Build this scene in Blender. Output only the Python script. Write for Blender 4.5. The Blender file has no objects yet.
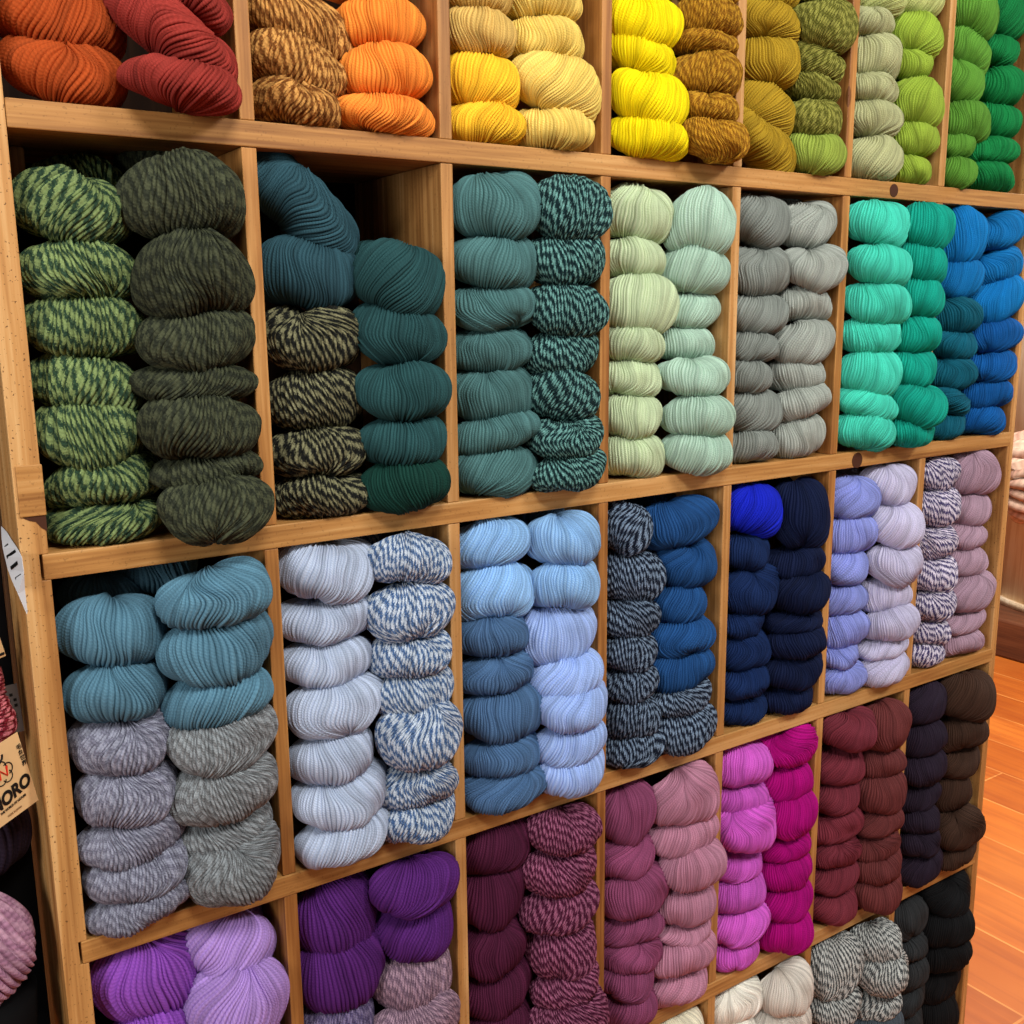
import bpy, bmesh, math, random
import numpy as np
from mathutils import Vector, Matrix

SC = bpy.context.scene
COL = SC.collection
R = math.radians

# ------------------------------------------------------------------ helpers
def lin(c):
    o = []
    for v in c:
        v = v / 255.0
        o.append(v / 12.92 if v <= .04045 else ((v + .055) / 1.055) ** 2.4)
    return (o[0], o[1], o[2], 1.0)

def tag(o, label=None, cat=None, group=None, kind=None):
    if label: o['label'] = label
    if cat: o['category'] = cat
    if group: o['group'] = group
    if kind: o['kind'] = kind
    return o

def empty(name, loc=(0, 0, 0)):
    o = bpy.data.objects.new(name, None)
    o.location = loc
    o.empty_display_size = .05
    COL.objects.link(o)
    return o

def obj(name, bm, mat, parent=None, smooth=False):
    me = bpy.data.meshes.new(name)
    bm.to_mesh(me); bm.free()
    me.materials.append(mat)
    if smooth:
        for p in me.polygons: p.use_smooth = True
    o = bpy.data.objects.new(name, me)
    COL.objects.link(o)
    if parent: o.parent = parent
    return o

def box(bm, x0, x1, y0, y1, z0, z1, bev=.0012):
    r = bmesh.ops.create_cube(bm, size=1.0)
    vs = r['verts']
    for v in vs:
        v.co.x = x0 if v.co.x < 0 else x1
        v.co.y = y0 if v.co.y < 0 else y1
        v.co.z = z0 if v.co.z < 0 else z1
    if bev:
        es = list({e for v in vs for e in v.link_edges})
        bmesh.ops.bevel(bm, geom=es, offset=bev, segments=2, affect='EDGES', profile=.5)

def quad(bm, pts):
    bm.faces.new([bm.verts.new(p) for p in pts])

def tube(bm, pts, rad, sides=8):
    rings = []
    pts = [Vector(p) for p in pts]
    for i, p in enumerate(pts):
        d = (pts[min(i + 1, len(pts) - 1)] - pts[max(i - 1, 0)]).normalized()
        a = d.orthogonal().normalized() if i == 0 else (a - d * a.dot(d)).normalized()
        b = d.cross(a)
        rings.append([bm.verts.new(p + (a * math.cos(t) + b * math.sin(t)) * rad) for t in [2 * math.pi * k / sides for k in range(sides)]])
    for r0, r1 in zip(rings, rings[1:]):
        for k in range(sides):
            bm.faces.new([r0[k], r0[(k + 1) % sides], r1[(k + 1) % sides], r1[k]])
    bm.faces.new(rings[0][::-1]); bm.faces.new(rings[-1])

# ------------------------------------------------------------------ materials
class NT:
    def __init__(s, name):
        s.m = bpy.data.materials.new(name); s.m.use_nodes = True
        s.t = s.m.node_tree; s.b = s.t.nodes['Principled BSDF']
    def n(s, typ, **kw):
        nd = s.t.nodes.new(typ)
        for k, v in kw.items():
            if k.startswith('i_'):
                key = k[2:]
                nd.inputs[int(key) if key.isdigit() else key.replace('_', ' ')].default_value = v
            else: setattr(nd, k, v)
        return nd
    def l(s, a, b): s.t.links.new(a, b)
    def math(s, op, a, b=None, c=None, clamp=False):
        nd = s.t.nodes.new('ShaderNodeMath'); nd.operation = op; nd.use_clamp = clamp
        for i, v in enumerate((a, b, c)):
            if v is None: continue
            if isinstance(v, (int, float)): nd.inputs[i].default_value = v
            else: s.l(v, nd.inputs[i])
        return nd.outputs[0]
    def mix(s, f, a, b, blend='MIX'):
        nd = s.t.nodes.new('ShaderNodeMix'); nd.data_type = 'RGBA'; nd.blend_type = blend
        for i, v in ((0, f), (6, a), (7, b)):
            if isinstance(v, (int, float, tuple)): nd.inputs[i].default_value = v
            else: s.l(v, nd.inputs[i])
        return nd.outputs[2]
    def ramp(s, f, stops):
        nd = s.t.nodes.new('ShaderNodeValToRGB'); e = nd.color_ramp.elements
        while len(e) < len(stops): e.new(.5)
        for x, (p, c) in zip(e, stops): x.position = p; x.color = c
        s.l(f, nd.inputs[0]); return nd.outputs[0]

def plain(name, c, rough=.6, spec=.3):
    t = NT(name); t.b.inputs['Base Color'].default_value = lin(c); t.b.inputs['Roughness'].default_value = rough
    t.b.inputs['Specular IOR Level'].default_value = spec
    co = t.n('ShaderNodeTexCoord'); nz = t.n('ShaderNodeTexNoise', i_Scale=60.0, i_Detail=4.0); t.l(co.outputs['Object'], nz.inputs['Vector'])
    t.l(t.mix(t.math('MULTIPLY', nz.outputs[0], .25), lin(c), tuple(x * .6 for x in lin(c)[:3]) + (1,)), t.b.inputs['Base Color'])
    return t.m

def wood(name, axis, dark, mid, light, speck=.3, rough=.55):
    t = NT(name)
    co = t.n('ShaderNodeTexCoord')
    mp = t.n('ShaderNodeMapping')
    sc = [26, 26, 26]; sc[axis] = 1.3
    mp.inputs['Scale'].default_value = sc
    t.l(co.outputs['Object'], mp.inputs['Vector'])
    n1 = t.n('ShaderNodeTexNoise', i_Scale=1.0, i_Detail=5.0, i_Roughness=.6, i_Distortion=.6); t.l(mp.outputs[0], n1.inputs['Vector'])
    mp2 = t.n('ShaderNodeMapping'); sc2 = [260, 260, 260]; sc2[axis] = 6; mp2.inputs['Scale'].default_value = sc2
    t.l(co.outputs['Object'], mp2.inputs['Vector'])
    n2 = t.n('ShaderNodeTexNoise', i_Scale=1.0, i_Detail=3.0); t.l(mp2.outputs[0], n2.inputs['Vector'])
    n3 = t.n('ShaderNodeTexNoise', i_Scale=3.0, i_Detail=3.0); t.l(co.outputs['Object'], n3.inputs['Vector'])
    n4 = t.n('ShaderNodeTexNoise', i_Scale=330.0, i_Detail=2.0); t.l(co.outputs['Object'], n4.inputs['Vector'])
    f = t.math('ADD', t.math('MULTIPLY', n1.outputs[0], .75), t.math('MULTIPLY', n2.outputs[0], .3))
    c = t.ramp(f, [(.40, lin(dark)), (.53, lin(mid)), (.66, lin(light))])
    c = t.mix(t.math('MULTIPLY', t.math('SUBTRACT', n3.outputs[0], .45, clamp=True), 1.2), c, lin(dark))
    sp = t.math('GREATER_THAN', n4.outputs[0], .66)
    c = t.mix(t.math('MULTIPLY', sp, speck), c, tuple(x * .35 for x in lin(dark)[:3]) + (1,))
    # knots
    vo = t.n('ShaderNodeTexVoronoi', i_Scale=1.0); mp3 = t.n('ShaderNodeMapping'); s3 = [4.2, 4.2, 4.2]; s3[axis] = 2.6
    mp3.inputs['Scale'].default_value = s3; t.l(co.outputs['Object'], mp3.inputs['Vector']); t.l(mp3.outputs[0], vo.inputs['Vector'])
    kn = t.math('LESS_THAN', vo.outputs['Distance'], .05)
    c = t.mix(t.math('MULTIPLY', kn, .7), c, lin((92, 48, 20)))
    t.l(c, t.b.inputs['Base Color'])
    t.b.inputs['Roughness'].default_value = rough
    t.b.inputs['Specular IOR Level'].default_value = .35
    bp = t.n('ShaderNodeBump', i_Strength=.25, i_Distance=.0006)
    t.l(t.math('ADD', n2.outputs[0], n1.outputs[0]), bp.inputs['Height']); t.l(bp.outputs[0], t.b.inputs['Normal'])
    return t.m

def yarn_mat(key, A, B, bias=0.0):
    marl = B is not None
    t = NT('yarn_' + key)
    uv = t.n('ShaderNodeUVMap'); uv.uv_map = 'strand'
    sx = t.n('ShaderNodeSeparateXYZ'); t.l(uv.outputs[0], sx.inputs[0])
    u, v = sx.outputs[0], sx.outputs[1]
    fu = t.math('FLOOR', u)
    wv = t.math('FRACT', t.math('MULTIPLY', t.math('SINE', t.math('MULTIPLY', fu, 12.9898)), 437.585))
    co = t.n('ShaderNodeTexCoord')
    nz = t.n('ShaderNodeTexNoise', i_Scale=55.0, i_Detail=3.0); t.l(co.outputs['Object'], nz.inputs['Vector'])
    nf = t.n('ShaderNodeTexNoise', i_Scale=700.0, i_Detail=2.0); t.l(co.outputs['Object'], nf.inputs['Vector'])
    # ply twist running diagonally over each strand
    fr = t.math('FRACT', u)
    ph = t.math('ADD', t.math('MULTIPLY', v, 1.5), fr)
    ply = t.math('SINE', t.math('MULTIPLY', ph, 6.2832))
    a = lin(A)
    da = tuple(x * .52 for x in a[:3]) + (1,); la = tuple(min(1, x * 1.28 + .004) for x in a[:3]) + (1,)  # darker grooves and lighter crests: ply shading put into the yarn colour
    base = t.mix(t.math('MULTIPLY_ADD', ply, .24, .5, clamp=True), da, la)
    tone = t.math('MULTIPLY_ADD', wv, .48, .78)  # tone spread per strand, widened to imitate highlights and dark gaps
    base = t.mix(.45, base, a)
    hz = t.math('SUBTRACT', t.math('MULTIPLY', nz.outputs[0], 1.6), .45, clamp=True)
    base = t.mix(t.math('MULTIPLY', hz, .35), base, da)
    base = t.mix(t.math('MULTIPLY', t.math('SUBTRACT', nf.outputs[0], .52, clamp=True), 2.2, clamp=True), base, la)
    if marl:
        ph2 = t.math('ADD', t.math('MULTIPLY', v, .33), t.math('MULTIPLY', fr, .7))
        ph2 = t.math('ADD', ph2, t.math('MULTIPLY', nf.outputs[0], .8))
        s2 = t.math('SINE', t.math('MULTIPLY', ph2, 6.2832))
        fac = t.math('MULTIPLY_ADD', s2, .85, .5 + bias, clamp=True)
        b = lin(B)
        bb = t.mix(t.math('MULTIPLY_ADD', ply, .3, .5, clamp=True), tuple(x * .6 for x in b[:3]) + (1,), tuple(min(1, x * 1.25) for x in b[:3]) + (1,))
        base = t.mix(fac, base, bb)
    oi = t.n('ShaderNodeObjectInfo')
    hs = t.n('ShaderNodeHueSaturation', i_Saturation=1.0); t.l(base, hs.inputs['Color'])
    t.l(t.math('MULTIPLY', tone, t.math('MULTIPLY_ADD', oi.outputs['Random'], .2, .9)), hs.inputs['Value'])
    t.l(hs.outputs[0], t.b.inputs['Base Color'])
    t.b.inputs['Roughness'].default_value = .85
    t.b.inputs['Specular IOR Level'].default_value = .14
    t.b.inputs['Sheen Weight'].default_value = .04
    t.b.inputs['Sheen Roughness'].default_value = .5
    t.b.inputs['Sheen Tint'].default_value = la
    bp = t.n('ShaderNodeBump', i_Strength=.35, i_Distance=.0006)
    t.l(t.math('ADD', t.math('MULTIPLY', ply, .5), t.math('MULTIPLY', nf.outputs[0], .8)), bp.inputs['Height'])
    t.l(bp.outputs[0], t.b.inputs['Normal'])
    return t.m

# ------------------------------------------------------------------ yarn skeins
def skein_arrays(a, B, c, seed, strand=.0042, pinch=None, side=None, skew=None, bend=None, deep=1.0, arc=112):
    """A rounded hank end: a fat loop swept round in plan, with real ridges for each strand lying over the fold."""
    rs = np.random.RandomState(seed)
    fs = np.array([0, .13, .5, .87]); ps = np.array([0, .78, 1, .78]); K = 4
    arcR = R(arc)
    length = (a + B) * arcR * .95
    N = max(14, int(round(length / strand)))
    q = np.concatenate([(np.arange(N)[:, None] + fs[None]).ravel(), [N]]) / N * 2 - 1
    nu = len(q)
    idx = np.minimum(np.arange(nu) // K, N - 1)
    phi = np.concatenate([np.linspace(-112, 112, 34, endpoint=False), np.linspace(112, 248, 8, endpoint=False)]) * np.pi / 180
    nv = len(phi)
    Q, PH = np.meshgrid(q, phi, indexing='ij')
    cp, sp = np.cos(PH), np.sin(PH)
    tz = sp
    if skew is None: skew = rs.uniform(-.10, .22)
    if pinch is None: pinch = rs.choice([0, .3, .8, 1.6], p=[.25, .3, .25, .2])
    if side is None: side = rs.choice([-1, 1])
    s0 = rs.uniform(-.55, .3)
    g = 1 + pinch * np.clip(side * tz, 0, 1) ** 2.0
    L = np.where(Q >= s0, 1 - s0, 1 + s0)
    S = s0 + np.sign(Q - s0) * L * (np.abs(Q - s0) / L) ** g
    wv = 1 - S * S
    S = S + skew * wv * tz + wv * (.030 * np.sin(2.3 * tz + 5 * Q + rs.uniform(0, 6)) + .012 * np.sin(4.1 * tz + 11 * Q + rs.uniform(0, 6)))
    S = S + (rs.uniform(-1, 1, N)[idx][:, None] * .5 + rs.uniform(-1, 1, N)[idx][:, None] * .5 * np.sin(1.7 * tz + rs.uniform(0, 6, N)[idx][:, None])) * wv / N
    S = np.maximum.accumulate(np.clip(S, -1, 1), axis=0)
    th = S * arcR
    rho = min(.62 * a, .62 * B, .034)
    end = np.clip(1 - np.abs(S) ** 7, 0, 1) ** .5
    taper = rs.uniform(-.12, .12)
    hz = (1 - .30 * np.abs(S) ** 2.2) * (1 + taper * S) * end
    if bend is None: bend = rs.uniform(-.2, .2)
    f1, f2, f3, f4 = rs.uniform(0, 6, 4)
    lump = 1 + .065 * np.sin(5 * S + 2 * tz + f1) + .03 * np.sin(9 * S - 3 * tz + f2) + .02 * np.sin(17 * S + f3)
    er_x, er_y = np.sin(th), -np.cos(th)
    ax = (a - rho) * er_x; ay = (B - rho) * er_y
    E2 = .9
    rad = rho * np.sign(cp) * np.abs(cp) ** E2 * end * np.where(cp > 0, lump, 1)
    x = ax + er_x * rad; y = ay + er_y * rad
    z = c * np.sign(sp) * np.abs(sp) ** E2 * hz * (1 + (lump - 1) * .6) + bend * c * ((S * 1.4) ** 2 - .35) + .05 * c * np.sin(6 * S + f4)
    nr = cp / rho; nz = sp / c
    nn = np.sqrt(nr * nr + nz * nz); nr /= nn; nz /= nn
    loc = np.clip(np.gradient(S, axis=0) / np.gradient(q)[:, None], .25, 1.5)
    w = length / N
    pr = np.concatenate([np.tile(ps, N), [0]])[:, None]
    up = rs.uniform(-.22, .30, N)[idx][:, None]
    H = (w * deep * loc * pr + w * up * pr - .55 * w) * np.clip(end * 1.5, 0, 1)
    x = x + er_x * nr * H; y = y + er_y * nr * H; z = z + nz * H
    V = np.stack([x, y, z], -1).reshape(-1, 3)
    ii, jj = np.meshgrid(np.arange(nu - 1), np.arange(nv), indexing='ij')
    j2 = (jj + 1) % nv
    F = np.stack([ii * nv + jj, (ii + 1) * nv + jj, (ii + 1) * nv + j2, ii * nv + j2], -1).reshape(-1, 4)
    al = np.sqrt((rho * rho + c * c) / 2) / w
    uu = np.concatenate([(np.arange(N)[:, None] + fs[None]).ravel(), [N]])
    ulo = uu[:-1]; uhi = np.minimum(uu[1:], np.floor(uu[:-1]) + .9995)
    vj = phi * al; vj2 = np.append(vj[1:], vj[0] + 2 * np.pi * al)
    offs = np.repeat(rs.uniform(0, 40, N), K)[:, None]
    U0 = np.repeat(ulo[:, None], nv, 1); U1 = np.repeat(uhi[:, None], nv, 1)
    V0 = np.repeat(vj[None], nu - 1, 0) + offs; V1 = np.repeat(vj2[None], nu - 1, 0) + offs
    UV = np.stack([np.stack([U0, V0], -1), np.stack([U1, V0], -1), np.stack([U1, V1], -1), np.stack([U0, V1], -1)], 2).reshape(-1)
    return V, F, UV

def mesh_from(name, V, F, UV, mats, mi=None):
    me = bpy.data.meshes.new(name)
    me.vertices.add(len(V)); me.vertices.foreach_set('co', V.astype(np.float32).ravel())
    me.loops.add(F.size); me.loops.foreach_set('vertex_index', F.astype(np.int32).ravel())
    me.polygons.add(len(F)); me.polygons.foreach_set('loop_start', np.arange(0, F.size, 4, dtype=np.int32))
    me.polygons.foreach_set('use_smooth', np.ones(len(F), dtype=bool))
    ul = me.uv_layers.new(name='strand'); ul.data.foreach_set('uv', UV.astype(np.float32))
    for m in mats: me.materials.append(m)
    if mi is not None: me.polygons.foreach_set('material_index', mi.astype(np.int32))
    me.update(calc_edges=True)
    return me

def skein_mesh(name, a, B, c, seed, mat, **kw):
    V, F, UV = skein_arrays(a, B, c, seed, **kw)
    return mesh_from(name, V, F, UV, [mat])

PAL = {
'rust': ('burnt orange', (166, 70, 24), None),
'red': ('brick red', (138, 46, 38), None),
'gbrown': ('brown-gold marled', (198, 144, 76), (112, 66, 26)),
'orange': ('bright orange', (244, 140, 52), None),
'tan': ('sandy yellow', (204, 168, 92), None),
'gold': ('golden yellow', (240, 184, 44), None),
'straw': ('straw yellow', (222, 192, 98), None),
'yellow': ('vivid yellow', (236, 210, 4), None),
'ochre': ('golden brown', (176, 130, 34), (128, 84, 16)),
'olivegold': ('olive gold', (158, 128, 30), None),
'olive': ('olive green', (138, 136, 62), (88, 88, 30)),
'moss': ('light moss green', (142, 160, 66), None),
'sage': ('grey-green sage', (166, 168, 124), None),
'sagelime': ('pale sage green', (182, 188, 118), None),
'lime': ('lime green', (140, 164, 56), None),
'grass': ('grass green', (84, 134, 46), None),
'emerald': ('emerald green', (12, 112, 56), None),
'gmarl': ('two-tone green marled', (118, 136, 84), (36, 58, 42)),
'dkolive': ('dark olive heather', (66, 70, 50), (38, 42, 32)),
'dteal': ('dark teal', (40, 72, 82), None),
'bkmarl': ('black-khaki marled', (120, 118, 88), (18, 20, 18)),
'dteal2': ('deep teal heather', (34, 70, 72), None),
'dkgreen': ('dark forest green', (12, 52, 44), None),
'teal': ('dusty teal', (70, 108, 108), None),
'tealmarl': ('teal-black marled', (100, 148, 142), (8, 32, 36)),
'palegreen': ('pale celery green', (182, 198, 160), None),
'mint': ('pale mint grey', (160, 188, 170), None),
'grey': ('mid grey', (122, 128, 122), None),
'lgrey': ('light grey', (152, 158, 150), None),
'aqua': ('bright aqua', (64, 190, 166), None),
'jade': ('jade green', (10, 146, 126), None),
'blue': ('bright blue', (8, 106, 168), None),
'petrol': ('petrol blue', (6, 84, 104), None),
'sblue': ('deep azure blue', (6, 78, 142), None),
'steel': ('steel teal blue', (82, 122, 142), None),
'lavgrey': ('lavender grey heather', (140, 142, 158), (104, 104, 120)),
'ggrey': ('silver grey heather', (134, 140, 144), (100, 102, 104)),
'ice': ('pale ice blue', (172, 184, 206), None),
'bwmarl': ('blue-white marled', (180, 190, 202), (62, 90, 130)),
'sky': ('light sky blue', (136, 178, 222), None),
'slate': ('slate blue', (72, 104, 142), None),
'peri': ('pale periwinkle blue', (148, 172, 220), None),
'nvmarl': ('navy-grey marled', (112, 130, 152), (10, 18, 34)),
'denim': ('denim blue', (26, 70, 122), None),
'royal': ('royal blue', (14, 30, 172), None),
'navy': ('navy blue', (14, 36, 78), None),
'dknavy': ('dark navy', (8, 20, 52), None),
'wisteria': ('soft wisteria blue', (132, 142, 206), None),
'lilac': ('pale lilac grey', (186, 182, 208), None),
'pumarl': ('purple-white marled', (206, 198, 212), (58, 50, 94)),
'mauve': ('dusty mauve', (162, 134, 150), None),
'violet': ('bright violet', (136, 72, 174), None),
'lavender': ('soft lavender', (170, 136, 204), None),
'purple': ('deep purple', (78, 30, 102), None),
'mauvemarl': ('mauve grey heather', (160, 132, 148), (112, 90, 108)),
'greypurple': ('greyish purple heather', (120, 108, 140), (80, 70, 104)),
'plum': ('dark plum', (74, 22, 50), None),
'plmarl': ('plum-pink marled', (146, 84, 112), (66, 18, 44)),
'rose': ('raspberry mauve', (132, 66, 100), None),
'pink': ('dusty pink', (178, 124, 146), None),
'orchid': ('bright orchid pink', (194, 88, 188), None),
'magenta': ('vivid magenta', (160, 0, 112), None),
'maroon': ('maroon', (110, 42, 54), None),
'brmaroon': ('brownish maroon', (98, 46, 46), None),
'aub': ('blackish aubergine', (34, 24, 38), None),
'brown': ('dark chocolate brown', (58, 38, 28), None),
'cream': ('cream', (226, 220, 196), None),
'white': ('bright off-white', (240, 236, 222), None),
'stone': ('pale stone white', (206, 200, 190), None),
'gwmarl': ('grey-white marled', (190, 192, 188), (62, 66, 68)),
'slategrey': ('slate grey', (72, 80, 88), None),
'char': ('charcoal', (46, 48, 50), None),
'black': ('black', (14, 14, 16), None)}
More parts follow.
